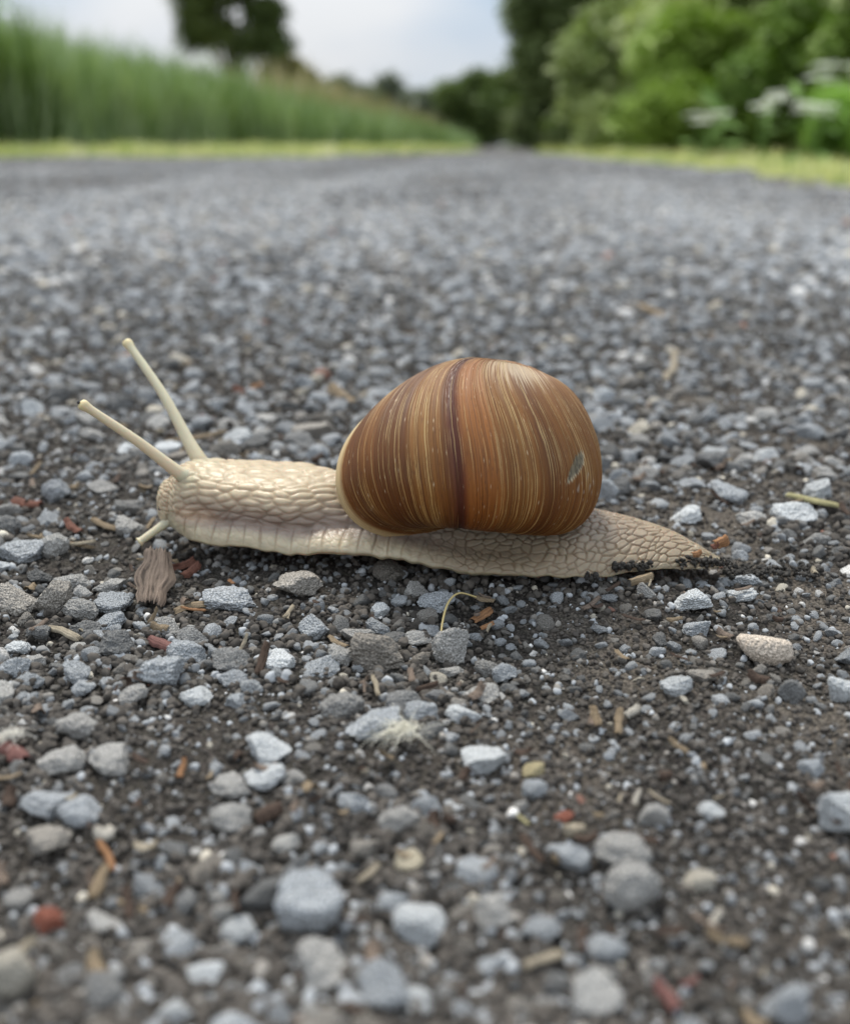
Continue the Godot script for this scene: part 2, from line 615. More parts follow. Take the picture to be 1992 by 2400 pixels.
func build_surroundings() -> void:
	var grass := [blades(201, 9, 0.16, 0.5, 0.05), blades(202, 9, 0.2, 0.8, 0.045), blades(203, 7, 0.12, 0.35, 0.05)]
	var lm := leaf_material("grass_leaf", 0.3)
	# verges: grass too dense to count
	var verge := Node3D.new()
	verge.name = numbered("verge_grass")
	add_child(verge)
	tag(verge, "short bright yellow-green grass along both edges of the path", "grass", "", "stuff")
	for kind in 3:
		var where := []
		var tints := PackedColorArray()
		for k in 7200:
			var left := rng.randf() < 0.6
			var d := 0.0
			var x := 0.0
			var h := 0.0
			var raise := 0.0
			if left:
				d = rng.randf_range(4.2, 14.0)
				var off := absf(rng.randfn()) * 1.1
				x = edge_left(d) - off * 0.8 + 0.10 * rng.randfn()
				if d < 6.2:
					x = rng.randf_range(-4.6, -0.6)
					d = maxf(d, 5.9 + 0.25 * rng.randfn()) + off * 0.5
				h = rng.randf_range(0.03, 0.11) * (1.0 + 0.5 * n_mid.get_noise_2d(x * 2.5, d * 2.0))
				raise = 0.0
			else:
				d = 1.2 + 9.0 * pow(rng.randf(), 1.6)
				x = edge_right(d) + pow(rng.randf(), 1.3) * (0.35 + 0.12 * d) + 0.04 * rng.randfn() + 0.05 * n_low.get_noise_1d(d * 3.0)
				h = rng.randf_range(0.015, 0.05) * (0.7 + 0.12 * d) * (1.0 + 0.6 * n_mid.get_noise_2d(x * 5.0, d * 2.5))
			var p := Vector3(x, -0.012, -d)
			where.append(Transform3D(turned(rng.randf() * TAU, 0.15 * rng.randfn(), 0.15 * rng.randfn()) * Basis.from_scale(Vector3(h * 1.1, h, h * 1.1)), p))
			var q := Color(0.54, 0.56, 0.20).lerp(Color(0.80, 0.75, 0.48), pow(rng.randf(), 1.4)) if rng.randf() < 0.8 else Color(0.19, 0.30, 0.06)
			tints.append(q)
		many("grass_tufts", grass[kind], lm, where, tints, verge)
	# reeds on the left, a green front and last year's straw behind
	var reed_mesh := [blades(211, 7, 0.10, 0.35, 0.035, 4), blades(212, 8, 0.14, 0.55, 0.03, 4), blades(213, 6, 0.10, 0.25, 0.04, 4)]
	var line := [[6.6, -5.2, 1.35], [7.2, -3.5, 1.22], [7.9, -2.75, 1.12], [9.8, -2.3, 1.12], [12.4, -1.75, 1.1], [19.6, -0.75, 1.0], [30.0, 0.4, 1.0], [44.0, 2.2, 0.9]]
	var reeds := Node3D.new()
	reeds.name = numbered("reeds")
	add_child(reeds)
	tag(reeds, "dense blue-green reeds rising behind the verge, lower with distance", "reeds", "", "stuff")
	var straw := Node3D.new()
	straw.name = numbered("dry_reeds")
	add_child(straw)
	tag(straw, "beige dry reeds of last year standing behind the green ones", "dry reeds", "", "stuff")
	for kind in 3:
		var where := []
		var tints := PackedColorArray()
		var dry := []
		var dry_tints := PackedColorArray()
		for k in 5200:
			var s := pow(rng.randf(), 1.25) * (line.size() - 1)
			var i := mini(int(s), line.size() - 2)
			var f := s - i
			var d: float = lerpf(line[i][0], line[i + 1][0], f)
			var x: float = lerpf(line[i][1], line[i + 1][1], f)
			var h: float = lerpf(line[i][2], line[i + 1][2], f) * rng.randf_range(0.62, 1.12)
			var back := pow(rng.randf(), 1.5) * (1.0 + 0.16 * d)
			h *= 0.74 + 0.22 * minf(back, 1.2)
			h *= 0.97 + 0.26 * n_low.get_noise_2d(x * 2.4, d * 1.3) + 0.10 * n_mid.get_noise_2d(x * 6.0, d * 3.0)
			var p := Vector3(x - back * 0.75, -0.02, -d - back * 0.6)
			where.append(Transform3D(turned(rng.randf() * TAU, 0.09 * rng.randfn(), 0.09 * rng.randfn()) * Basis.from_scale(Vector3(h * 0.9, h, h * 0.9)), p))
			var q := Color(0.15, 0.225, 0.09).lerp(Color(0.32, 0.42, 0.22), rng.randf())
			var tuft := n_mid.get_noise_2d(x * 3.2, d * 1.8)
			q = q.lerp(Color(0.09, 0.15, 0.02), clampf(tuft * 1.8, 0.0, 0.85)).lerp(Color(0.42, 0.49, 0.30), clampf(-tuft * 1.3, 0.0, 0.7))
			tints.append(q)
			if k % 3 == 0 and d > 13.0:
				var e := d * rng.randf_range(1.25, 1.7)
				dry.append(Transform3D(turned(rng.randf() * TAU, 0.08 * rng.randfn(), 0.08 * rng.randfn()) * Basis.from_scale(Vector3.ONE * rng.randf_range(1.2, 1.75)), Vector3(x - 0.5 - 0.07 * e * rng.randf(), -0.02, -e)))
				dry_tints.append(Color(0.42, 0.34, 0.22).lerp(Color(0.32, 0.30, 0.16), rng.randf()))
		many("reed_stems", reed_mesh[kind], lm, where, tints, reeds)
		many("dry_stems", reed_mesh[kind], lm, dry, dry_tints, straw)
	# trees and shrubs
	var broad := spray(301, 14, 0.42, 0.26)
	var slim := spray(302, 16, 0.50, 0.12)
	leafy("tree", "dark open-crowned tree standing alone behind the reeds", "tree", "", Vector3(-5.35, 0, -30), 2.4, 0.16,
		[[Vector3(-0.9, 3.7, 0), 0.75], [Vector3(0.1, 4.3, 0.3), 0.85], [Vector3(0.9, 3.5, 0), 0.62], [Vector3(-0.3, 3.0, 0.2), 0.55], [Vector3(0.6, 2.7, 0.2), 0.5], [Vector3(-1.05, 2.9, 0), 0.5], [Vector3(1.25, 2.75, 0.3), 0.5], [Vector3(-0.4, 5.5, 0), 0.95], [Vector3(0.9, 5.2, -0.3), 0.9], [Vector3(1.3, 4.4, 0), 0.4], [Vector3(-1.2, 4.8, 0.2), 0.7], [Vector3(0.1, 6.5, 0), 0.9]],
		3000, 0.30, Color(0.045, 0.065, 0.02), Color(0.09, 0.11, 0.035), broad)
	leafy("willow_shrub", "slender-leaved green shrub rising above the reeds at the edge of view", "shrub", "", Vector3(-3.2, 0, -7.0), 0.7, 0.03, cloud_of(9, Vector3(1.1, 1.0, 0.9), 0.6, 0.22, 0.36), 1500, 0.16, Color(0.06, 0.11, 0.02), Color(0.17, 0.25, 0.06), slim)
	leafy("olive_bush", "low olive-brown bush half hidden behind the dry reeds", "bush", "", Vector3(-4.2, 0, -34), 1.0, 0.08, cloud_of(8, Vector3(2.4, 1.7, 1.6), 0.7, 0.5, 0.7), 1500, 0.34, Color(0.08, 0.075, 0.03), Color(0.13, 0.12, 0.05), broad)
	leafy("round_tree", "round dark green tree at the far end of the path", "tree", "trees far down the path", Vector3(3.0, 0, -52), 1.2, 0.2, cloud_of(16, Vector3(3.6, 2.9, 3.0), 0.5, 0.6, 0.9), 3200, 0.5, Color(0.04, 0.06, 0.018), Color(0.085, 0.115, 0.035), broad)
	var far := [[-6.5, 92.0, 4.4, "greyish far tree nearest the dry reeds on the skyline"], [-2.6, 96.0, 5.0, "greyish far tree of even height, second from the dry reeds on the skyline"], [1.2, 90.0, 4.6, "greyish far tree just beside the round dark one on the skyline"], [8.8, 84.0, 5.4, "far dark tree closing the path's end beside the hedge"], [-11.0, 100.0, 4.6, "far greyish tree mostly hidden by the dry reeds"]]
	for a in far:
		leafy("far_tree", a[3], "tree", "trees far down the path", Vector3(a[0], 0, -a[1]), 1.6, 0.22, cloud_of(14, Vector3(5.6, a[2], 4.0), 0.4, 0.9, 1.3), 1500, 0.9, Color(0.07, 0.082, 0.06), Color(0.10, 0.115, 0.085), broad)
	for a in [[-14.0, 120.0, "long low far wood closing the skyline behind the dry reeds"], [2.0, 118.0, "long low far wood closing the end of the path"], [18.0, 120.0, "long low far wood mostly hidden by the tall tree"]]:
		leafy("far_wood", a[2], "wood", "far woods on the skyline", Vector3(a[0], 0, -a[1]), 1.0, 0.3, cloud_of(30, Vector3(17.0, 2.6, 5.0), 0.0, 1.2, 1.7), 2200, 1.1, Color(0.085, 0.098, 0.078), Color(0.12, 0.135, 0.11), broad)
	leafy("tall_tree", "tall dark green tree with a straight edge against the sky", "tree", "", Vector3(4.15, 0, -24), 3.0, 0.24, wall_of(46, Vector3(3.2, 6.2, 2.6), 0.2, 0.6, 0.9), 13000, 0.34, Color(0.06, 0.078, 0.03), Color(0.105, 0.13, 0.052), broad)
	leafy("dark_shrub", "very dark shrub at the foot of the tall tree", "shrub", "", Vector3(3.0, 0, -19.5), 0.8, 0.07, cloud_of(9, Vector3(1.5, 2.0, 1.5), 0.1, 0.35, 0.5), 2400, 0.24, Color(0.05, 0.07, 0.022), Color(0.09, 0.115, 0.04), broad)
	leafy("hazel_bush", "big light green bush in front of the tall dark tree", "bush", "bushes of the hedge beside the path", Vector3(3.1, 0, -9.6), 1.0, 0.06, wall_of(46, Vector3(2.3, 3.2, 1.4), 0.1, 0.30, 0.48), 10500, 0.21, Color(0.10, 0.13, 0.042), Color(0.255, 0.285, 0.125), broad)
	leafy("hazel_bush", "sloping light green bush nearest the tall dark tree, lower than the hedge behind", "bush", "bushes of the hedge beside the path", Vector3(2.2, 0, -8.9), 0.4, 0.04, wall_of(24, Vector3(1.5, 0.95, 0.9), 0.1, 0.24, 0.38), 5000, 0.17, Color(0.10, 0.13, 0.045), Color(0.25, 0.28, 0.125), broad)
	leafy("hazel_bush", "mid green bush of the hedge with a dark hollow at its middle", "bush", "bushes of the hedge beside the path", Vector3(3.6, 0, -7.4), 1.0, 0.06, wall_of(40, Vector3(2.2, 2.5, 1.2), 0.1, 0.26, 0.40), 7000, 0.18, Color(0.08, 0.105, 0.038), Color(0.215, 0.25, 0.105), broad)
	leafy("hazel_bush", "broad green bush of the hedge behind the brightest herbs", "bush", "bushes of the hedge beside the path", Vector3(5.3, 0, -8.8), 1.0, 0.06, wall_of(30, Vector3(2.6, 2.6, 1.6), 0.05, 0.32, 0.5), 6000, 0.2, Color(0.075, 0.11, 0.03), Color(0.205, 0.255, 0.085), broad)
	leafy("hedge_bush", "low leafy bush filling the hedge foot near the light green bush", "bush", "bushes of the hedge beside the path", Vector3(2.2, 0, -7.9), 0.3, 0.03, cloud_of(16, Vector3(1.9, 0.9, 1.0), 0.02, 0.2, 0.3), 3000, 0.15, Color(0.08, 0.125, 0.02), Color(0.20, 0.26, 0.06), broad)
	leafy("hedge_bush", "low leafy bush filling the hedge foot behind the umbels", "bush", "bushes of the hedge beside the path", Vector3(2.6, 0, -5.9), 0.3, 0.03, cloud_of(16, Vector3(2.0, 0.8, 0.9), 0.02, 0.18, 0.28), 3000, 0.13, Color(0.055, 0.095, 0.016), Color(0.14, 0.20, 0.042), broad)
	leafy("hazel_bush", "nearest green bush of the hedge, behind the white umbels", "bush", "bushes of the hedge beside the path", Vector3(3.1, 0, -5.6), 0.8, 0.05, wall_of(30, Vector3(1.7, 1.4, 0.9), 0.05, 0.2, 0.32), 6500, 0.14, Color(0.085, 0.115, 0.036), Color(0.22, 0.26, 0.105), broad)
	leafy("low_shrub", "low yellowish shrub at the foot of the light green bush", "shrub", "", Vector3(1.75, 0, -7.2), 0.25, 0.02, cloud_of(10, Vector3(1.1, 0.5, 0.9), 0.05, 0.13, 0.2), 1700, 0.10, Color(0.07, 0.11, 0.016), Color(0.17, 0.23, 0.045), broad)
	leafy("nettle_clump", "fresh bright green herbs under the white umbels at the verge", "herbs", "", Vector3(1.62, 0, -3.75), 0.12, 0.008, cloud_of(12, Vector3(0.55, 0.22, 0.45), 0.02, 0.06, 0.10), 1500, 0.055, Color(0.09, 0.16, 0.03), Color(0.22, 0.33, 0.07), slim)
	var spots := [[1.10, -4.1, 0.18, "lowest cow parsley plant, standing farthest from the frame edge"], [1.27, -3.95, 0.24, "cow parsley plant with the widest white umbels"], [1.38, -3.7, 0.20, "cow parsley plant in front of the bright green herbs"], [1.55, -4.0, 0.34, "tallest cow parsley plant, rising out of the herbs"], [1.72, -4.05, 0.36, "cow parsley plant cut by the edge of view"]]
	for s in spots:
		parsley(Vector3(s[0], -0.01, s[1]), s[2], s[3])


func parsley(at: Vector3, h: float, label: String) -> void:
	var t := thing("cow_parsley", at, label, "wild flower", "cow parsley at the verge")
	var white := StandardMaterial3D.new()
	white.albedo_color = lin(0.80, 0.82, 0.74)
	white.roughness = 0.8
	white.backlight_enabled = true
	white.backlight = Color(0.6, 0.62, 0.55)
	var green := StandardMaterial3D.new()
	green.albedo_color = lin(0.13, 0.22, 0.05)
	for u in 7:
		var a := rng.randf() * TAU
		var top := Vector3(cos(a) * h * rng.randf_range(0.1, 0.35), h * rng.randf_range(0.75, 1.05), sin(a) * h * rng.randf_range(0.1, 0.3))
		part("stem", tube_mesh([Vector3(top.x * 0.1, 0, top.z * 0.1), Vector3(top.x * 0.35, top.y * 0.5, top.z * 0.35), top], [0.003, 0.0024, 0.0016], 6), green, t)
		var v := PackedVector3Array()
		var idx := PackedInt32Array()
		for k in 38:
			var q := sqrt(rng.randf()) * 0.042
			var b := rng.randf() * TAU
			var c := top + Vector3(cos(b) * q, 0.014 - q * q * 4.0 + 0.003 * rng.randfn(), sin(b) * q)
			var n := v.size()
			for e in 5:
				var w := TAU * e / 5.0
				v.append(c + Vector3(cos(w) * 0.005, 0.0014 * (e % 2), sin(w) * 0.005))
			v.append(c + Vector3(0, 0.002, 0))
			for e in 5:
				idx.append_array(PackedInt32Array([n + e, n + 5, n + (e + 1) % 5]))
		part("umbel", smooth_mesh(v, idx), white, t)
	part("foliage", spray(77 + int(h * 100), 20, 0.5, 0.14), green, t, Vector3(0, h * 0.35, 0)).set("scale", Vector3.ONE * h * 1.1)
	t.get_child(t.get_child_count() - 1).set_meta("kind", "stuff")


# ------------------------------------------------------------------ the snail
# stations along the foot, head to tail, in mm: x, z of the midline, height of the sole, height of the back, half width
const BODY := [
	[-43.7, -157.4, 4.8, 12.8, 3.6], [-41.5, -157.6, 4.8, 15.2, 6.1], [-38.1, -157.4, 4.7, 16.0, 8.0], [-33.6, -157.0, 4.6, 15.6, 9.6], [-27.8, -156.6, 4.5, 15.3, 10.8], [-21.3, -156.2, 4.4, 15.0, 11.6],
	[-14.1, -155.7, 4.6, 14.6, 12.2], [-7.1, -155.2, 4.6, 14.2, 12.3], [-1.7, -154.6, 4.0, 13.4, 12.5], [4.5, -153.8, 3.2, 12.7, 13.0], [9.8, -153.0, 2.7, 12.2, 13.1], [17.4, -151.8, 2.7, 11.2, 12.7],
	[25.1, -150.8, 2.6, 9.9, 11.6], [31.4, -150.0, 2.7, 8.9, 9.7], [36.1, -149.1, 2.8, 7.9, 8.0], [40.1, -148.0, 2.9, 6.7, 6.5], [43.2, -146.9, 2.9, 5.3, 4.9], [46.0, -145.7, 2.9, 3.9, 3.2], [48.4, -144.7, 2.8, 3.2, 1.2]]
const HEAD_CUT := [[0.70, 0.0], [0.86, 0.07], [0.95, 0.2], [1.0, 0.36], [0.99, 0.52], [0.92, 0.68], [0.77, 0.83], [0.53, 0.94], [0.26, 0.99], [0.0, 1.0]]
const NECK_CUT := [[0.95, 0.0], [1.03, 0.06], [1.0, 0.17], [0.92, 0.28], [0.84, 0.38], [0.83, 0.5], [0.84, 0.64], [0.74, 0.82], [0.52, 0.94], [0.0, 1.0]]
const TAIL_CUT := [[0.96, 0.0], [1.03, 0.07], [1.0, 0.18], [0.93, 0.32], [0.83, 0.47], [0.70, 0.62], [0.55, 0.76], [0.38, 0.88], [0.20, 0.97], [0.0, 1.0]]
const UNDER_CUT := [[0.96, 0.0], [1.03, 0.08], [1.0, 0.16], [0.90, 0.24], [0.72, 0.32], [0.62, 0.44], [0.54, 0.58], [0.42, 0.74], [0.24, 0.9], [0.0, 1.0]]
const SHELL_TURN := 1.83395


func cut_at(t: float, head: float, tail: float, under: float) -> Vector2:
	var p := Vector2.ZERO
	for c in 2:
		var n := along(NECK_CUT, c, t)
		n = lerpf(n, along(HEAD_CUT, c, t), head)
		n = lerpf(n, along(TAIL_CUT, c, t), tail)
		p[c] = lerpf(n, along(UNDER_CUT, c, t), under)
	return p


func build_snail() -> void:
	var base := Vector3(4.0, 3.0, -152.0) * MM
	var snail := thing("snail", base, "large cream snail with a brown banded shell crawling over the gravel, feelers stretched", "snail")
	build_body(snail, base)
	build_shell(snail, base)


func skin_tone(s: float, x: float, b: float, near: float) -> Color:
	# own colours of the skin: cream head and back of the neck, greyer sides, grey-brown tail, pale hem
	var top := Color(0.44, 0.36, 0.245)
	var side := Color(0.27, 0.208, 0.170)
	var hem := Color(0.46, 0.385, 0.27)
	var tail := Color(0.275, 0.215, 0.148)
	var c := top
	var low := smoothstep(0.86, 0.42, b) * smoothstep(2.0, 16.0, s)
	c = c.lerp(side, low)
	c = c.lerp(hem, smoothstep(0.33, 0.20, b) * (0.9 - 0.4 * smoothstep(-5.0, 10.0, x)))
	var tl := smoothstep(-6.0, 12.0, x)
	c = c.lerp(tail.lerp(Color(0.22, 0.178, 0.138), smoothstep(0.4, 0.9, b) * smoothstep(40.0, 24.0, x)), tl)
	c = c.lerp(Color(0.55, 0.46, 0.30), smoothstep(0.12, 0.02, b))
	c = c.lerp(Color(0.58, 0.41, 0.27), 0.5 * smoothstep(7.0, 2.0, absf(s - 12.0)) * smoothstep(0.2, 0.0, absf(b - 0.42)))
	return c


func build_body(snail: Node3D, base: Vector3) -> void:
	var nu := 780
	var nv := 260
	var outer := 226
	var cap := 26
	var v := PackedVector3Array()
	v.resize(nu * nv)
	var info := []
	var secs := []
	for j in outer:
		secs.append(j / float(outer - 1))
	var lengths := 94.0
	for i in nu:
		var grow := 1.0
		var push := 0.0
		var t := 0.0
		if i < cap:
			var a := PI * 0.5 * (1.0 - float(i) / cap)
			grow = maxf(cos(a), 0.003)
			push = -2.2 * sin(a)
		else:
			t = float(i - cap) / (nu - 1 - cap)
		var x := along(BODY, 0, t)
		var z := along(BODY, 1, t)
		var e := along(BODY, 2, t)
		var top := along(BODY, 3, t)
		var w := maxf(along(BODY, 4, t), 0.1) * grow
		if i == nu - 1:
			w = 0.02
		var mid := lerpf(e, top, 0.42)
		e = mid + (e - mid) * grow
		top = mid + (top - mid) * grow
		var x2 := along(BODY, 0, minf(t + 0.01, 1.0))
		var z2 := along(BODY, 1, minf(t + 0.01, 1.0))
		var dir := Vector3(x2 - along(BODY, 0, maxf(t - 0.01, 0.0)), 0, z2 - along(BODY, 1, maxf(t - 0.01, 0.0))).normalized()
		var side := Vector3(-dir.z, 0, dir.x)
		var head := smoothstep(-36.0, -42.0, x)
		var tail := smoothstep(-6.0, 12.0, x)
		# the sole follows the stones a little
		e += (0.30 * n_low.get_noise_1d(x * 0.12) + 0.28 * n_mid.get_noise_1d(x * 0.33)) * smoothstep(0.0, 1.0, grow)
		for j in nv:
			var p: Vector3
			if j < outer:
				var q: float = secs[j]
				var c := cut_at(q * 2.0 if q <= 0.5 else 2.0 - q * 2.0, head, tail, smoothstep(-23.0, -12.0, x) * smoothstep(26.0, 14.0, x))
				var s := 1.0 if q <= 0.5 else -1.0
				p = Vector3(x, 0, z) + dir * push + side * c.x * s * w
				p.y = e + c.y * (top - e)
			else:
				var q := float(j - outer + 1) / (nv - outer + 1)
				var k := lerpf(0.70, 0.95, 1.0 - head) * lerpf(-1.0, 1.0, q)
				p = Vector3(x, 0, z) + dir * push + side * k * w
				p.y = e + 0.5 * (1.0 - k * k) * minf(top - e, 1.0)
			v[i * nv + j] = p
	# outward directions, then the skin's tubercles as real relief
	var idx := grid_index(nu, nv, true, false)
	var plain := smooth_mesh(v, idx)
	var n: PackedVector3Array = plain.surface_get_arrays(0)[Mesh.ARRAY_NORMAL]
	if n[(nu / 2) * nv + outer / 2].y < 0.0:
		idx = grid_index(nu, nv, true, true)
		plain = smooth_mesh(v, idx)
		n = plain.surface_get_arrays(0)[Mesh.ARRAY_NORMAL]
	var cols := PackedColorArray()
	cols.resize(v.size())
	var flat := v.duplicate()
	var s := 0.0
	for i in nu:
		var row := i * nv
		var mid := row + outer / 2
		if i:
			s += flat[mid].distance_to(flat[mid - nv])
		var e := flat[row].y
		var top := flat[mid].y
		var q := 0.0
		for j in nv:
			var at: Vector3 = flat[row + j]
			if j:
				q += at.distance_to(flat[row + j - 1])
			var b := clampf((at.y - e) / maxf(top - e, 0.3), 0.0, 1.0)
			if j >= outer:
				cols[row + j] = Color(0.58, 0.50, 0.34)
				continue
			var side := 1.0 if j <= outer / 2 else -1.0
			var arc := q if side > 0.0 else 60.0 - q
			var x := at.x
			var wob := 0.5 * n_low.get_noise_2d(s * 0.13, arc * 0.2)
			# three skins: fine beads on the head, long beads on the neck, polygons on the tail
			var ws := smoothstep(3.0, 13.0, s)
			var f1 := n_edge.get_noise_2d(s / 1.35 + 0.4 * wob, arc / 0.95 + side * 40.0) + 1.0
			var f2 := n_edge.get_noise_2d((s + 0.5 * arc) / 3.4 + 0.4 * wob, (arc - 0.22 * s) / 1.3 + side * 40.0) + 1.0
			var f3 := n_edge.get_noise_2d((s - 0.35 * arc) / 1.75 + wob, (arc + 0.1 * s) / 1.3 + side * 40.0) + 1.0
			var r1c := n_cell.get_noise_2d(s / 1.35 + 0.4 * wob, arc / 0.95 + side * 40.0) + 1.0
			var r2c := n_cell.get_noise_2d((s + 0.5 * arc) / 3.4 + 0.4 * wob, (arc - 0.22 * s) / 1.3 + side * 40.0) + 1.0
			var bead := lerpf(lerpf(smoothstep(0.0, 0.5, f1), 1.0 - pow(minf(r1c / 0.8, 1.0), 2.0), 0.5), lerpf(smoothstep(0.0, 0.5, f2), 1.0 - pow(minf(r2c / 0.8, 1.0), 2.0), 0.5), ws)
			var poly := smoothstep(0.0, 0.26, f3)
			var fine := n_edge.get_noise_2d(s / 0.9, arc / 0.8) + 1.0
			var tl := smoothstep(-8.0, 8.0, x)
			var up := smoothstep(0.30, 0.40, b)
			# the hem: upright furrows, each rib broken into small grains
			var rib := absf(sin(PI * (s / 2.7 + 0.16 * n_mid.get_noise_2d(s * 0.3, arc * 0.1) - 0.03 * arc)))
			var ribs := smoothstep(0.0, 0.34, rib) * lerpf(0.72, 1.0, smoothstep(0.0, 0.4, n_edge.get_noise_2d(s / 1.5, arc / 1.3) + 1.0))
			var skin := lerpf(bead, poly, tl)
			var hem := lerpf(ribs, lerpf(poly, ribs, 0.35), tl)
			var k := lerpf(hem, skin, maxf(up, tl * 0.55))
			var amp := lerpf(0.33, 0.26, tl)
			amp = lerpf(amp * 0.75, amp, up)
			amp *= smoothstep(0.08, 0.2, b) * smoothstep(0.0, 2.0, s) * smoothstep(49.0, 45.0, x)
			var rise := amp * (k - 0.6) + 0.025 * (smoothstep(0.0, 0.5, fine) - 0.6) * smoothstep(0.05, 0.15, b)
			# the crease where the neck meets the foot
			rise -= 0.35 * exp(-pow((b - 0.37) / 0.05, 2.0)) * (1.0 - tl) * smoothstep(4.0, 10.0, s)
			v[row + j] = at + n[row + j] * rise
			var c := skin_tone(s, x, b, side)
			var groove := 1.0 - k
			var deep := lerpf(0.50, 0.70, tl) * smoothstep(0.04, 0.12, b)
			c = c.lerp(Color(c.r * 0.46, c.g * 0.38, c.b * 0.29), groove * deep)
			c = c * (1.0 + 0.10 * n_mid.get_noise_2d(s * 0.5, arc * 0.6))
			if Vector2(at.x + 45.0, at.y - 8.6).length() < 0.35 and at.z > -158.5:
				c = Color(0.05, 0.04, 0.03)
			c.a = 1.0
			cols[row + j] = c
	# feelers grow out of the head: two long ones with eyes, two short ones below
	var feelers := [
		[Vector3(-37.2, 11.9, -156.0), Vector3(-40.3, 15.0, -153.6), Vector3(-46.6, 21.6, -151.4), Vector3(-54.1, 28.5, -149.0), 2.2, 0.62],
		[Vector3(-37.0, 12.4, -159.8), Vector3(-40.4, 17.0, -162.4), Vector3(-45.9, 25.6, -167.0), Vector3(-52.9, 34.0, -172.0), 2.2, 0.64],
		[Vector3(-42.0, 7.2, -155.6), Vector3(-44.2, 5.9, -154.4), Vector3(-46.2, 4.7, -153.2), Vector3(-48.2, 3.5, -152.0), 1.3, 0.62],
		[Vector3(-42.2, 7.2, -159.6), Vector3(-44.2, 6.2, -161.0), Vector3(-45.6, 5.4, -162.4), Vector3(-47.0, 4.6, -163.8), 1.3, 0.60]]
	var fidx := PackedInt32Array()
	for f in feelers:
		var steps := 60
		var sides := 28
		var first := v.size()
		var a: Vector3 = f[0]
		for i in steps:
			var t := float(i) / (steps - 1)
			var p := a
			for c in 3:
				p[c] = along([f[0], f[1], f[2], f[3]], c, t)
			var p2 := Vector3(along([f[0], f[1], f[2], f[3]], 0, minf(t + 0.02, 1.0)), along([f[0], f[1], f[2], f[3]], 1, minf(t + 0.02, 1.0)), along([f[0], f[1], f[2], f[3]], 2, minf(t + 0.02, 1.0)))
			var dir: Vector3 = (p2 - p).normalized() if t < 0.97 else (f[3] - f[2]).normalized()
			var r0: float = f[4]
			var r1: float = f[5]
			var r := lerpf(r0 * 0.5, r1, pow(t, 0.8)) + r0 * 0.64 * exp(-t * 5.0)
			var near_tip := 1.0 - t
			r *= 1.0 + 0.38 * exp(-pow((near_tip - 0.035) / 0.035, 2.0))
			if near_tip < 0.03:
				r *= sqrt(maxf(1.0 - pow(1.0 - near_tip / 0.03, 2.0), 0.0004))
			var sx := dir.cross(Vector3(0.2, 0.3, 0.93)).normalized()
			var sy := sx.cross(dir)
			for j in sides:
				var w := TAU * j / sides
				var g := 1.0 + 0.035 * n_fine.get_noise_3d(cos(w) * 2.0, sin(w) * 2.0, t * 26.0 + first)
				v.append(p + (sx * cos(w) + sy * sin(w)) * r * g)
				var c := Color(0.455, 0.372, 0.25).lerp(Color(0.60, 0.535, 0.385), smoothstep(0.1, 0.4, t)).lerp(Color(0.66, 0.56, 0.32), smoothstep(0.9, 1.0, t))
				cols.append(c)
		fidx.append_array(grid_index(steps, sides, true, true, first))
	for k in v.size():
		v[k] = v[k] * MM - base
	var m := StandardMaterial3D.new()
	m.resource_name = "snail_skin"
	m.vertex_color_use_as_albedo = true
	m.roughness = 0.42
	m.metallic_specular = 0.36
	m.clearcoat_enabled = true
	m.clearcoat = 0.06
	m.clearcoat_roughness = 0.14
	m.subsurf_scatter_enabled = true
	m.subsurf_scatter_strength = 0.14
	var fm: StandardMaterial3D = m.duplicate()
	fm.resource_name = "feeler_skin"
	fm.backlight_enabled = true
	fm.backlight = Color(0.55, 0.52, 0.42)
	var skin_mesh := smooth_mesh(v, idx, cols)
	skin_mesh.add_surface_from_arrays(Mesh.PRIMITIVE_TRIANGLES, smooth_mesh(v, fidx, cols).surface_get_arrays(0))
	skin_mesh.surface_set_material(0, m)
	skin_mesh.surface_set_material(1, fm)
	part("body", skin_mesh, null, snail)
	var dark := StandardMaterial3D.new()
	dark.albedo_color = lin(0.02, 0.018, 0.02)
	dark.roughness = 0.15
	var ball := SphereMesh.new()
	ball.radius = 0.27 * MM
	ball.height = 0.54 * MM
	ball.radial_segments = 20
	ball.rings = 10
	part("eye", ball, dark, snail, Vector3(-54.08, 28.52, -148.72) * MM - base)
	part("eye", ball, dark, snail, Vector3(-52.95, 33.95, -171.7) * MM - base)


func shell_point(th: float, ph: float, lift: float) -> Vector3:
	var e := pow(SHELL_TURN, th / TAU)
	var rho := 1.0 + 0.0152 * cos(2.0 * ph) - 0.05736 * sin(2.0 * ph) - 0.03348 * cos(3.0 * ph) - 0.0172 * sin(3.0 * ph) + lift / e
	var u := 1.03013 * cos(ph) * rho
	var w := 1.32881 * sin(ph) * rho
	var r := 0.79988 + u * cos(0.30971) - w * sin(0.30971)
	var y := u * sin(0.30971) + w * cos(0.30971)
	var t := th + 0.4506 * sin(ph) - 0.12762 * cos(ph)
	var p := Vector3(e * r * cos(t), e * y - 1.44351 * pow(e, 1.09723), e * r * sin(t))
	return 12.2366 * Vector3(-0.899 * p.x + 0.3084 * p.y + 0.311 * p.z, 0.1406 * p.x + 0.8758 * p.y - 0.4618 * p.z, -0.4148 * p.x - 0.3714 * p.y - 0.8306 * p.z) + Vector3(16.129, 31.990, -157.784)


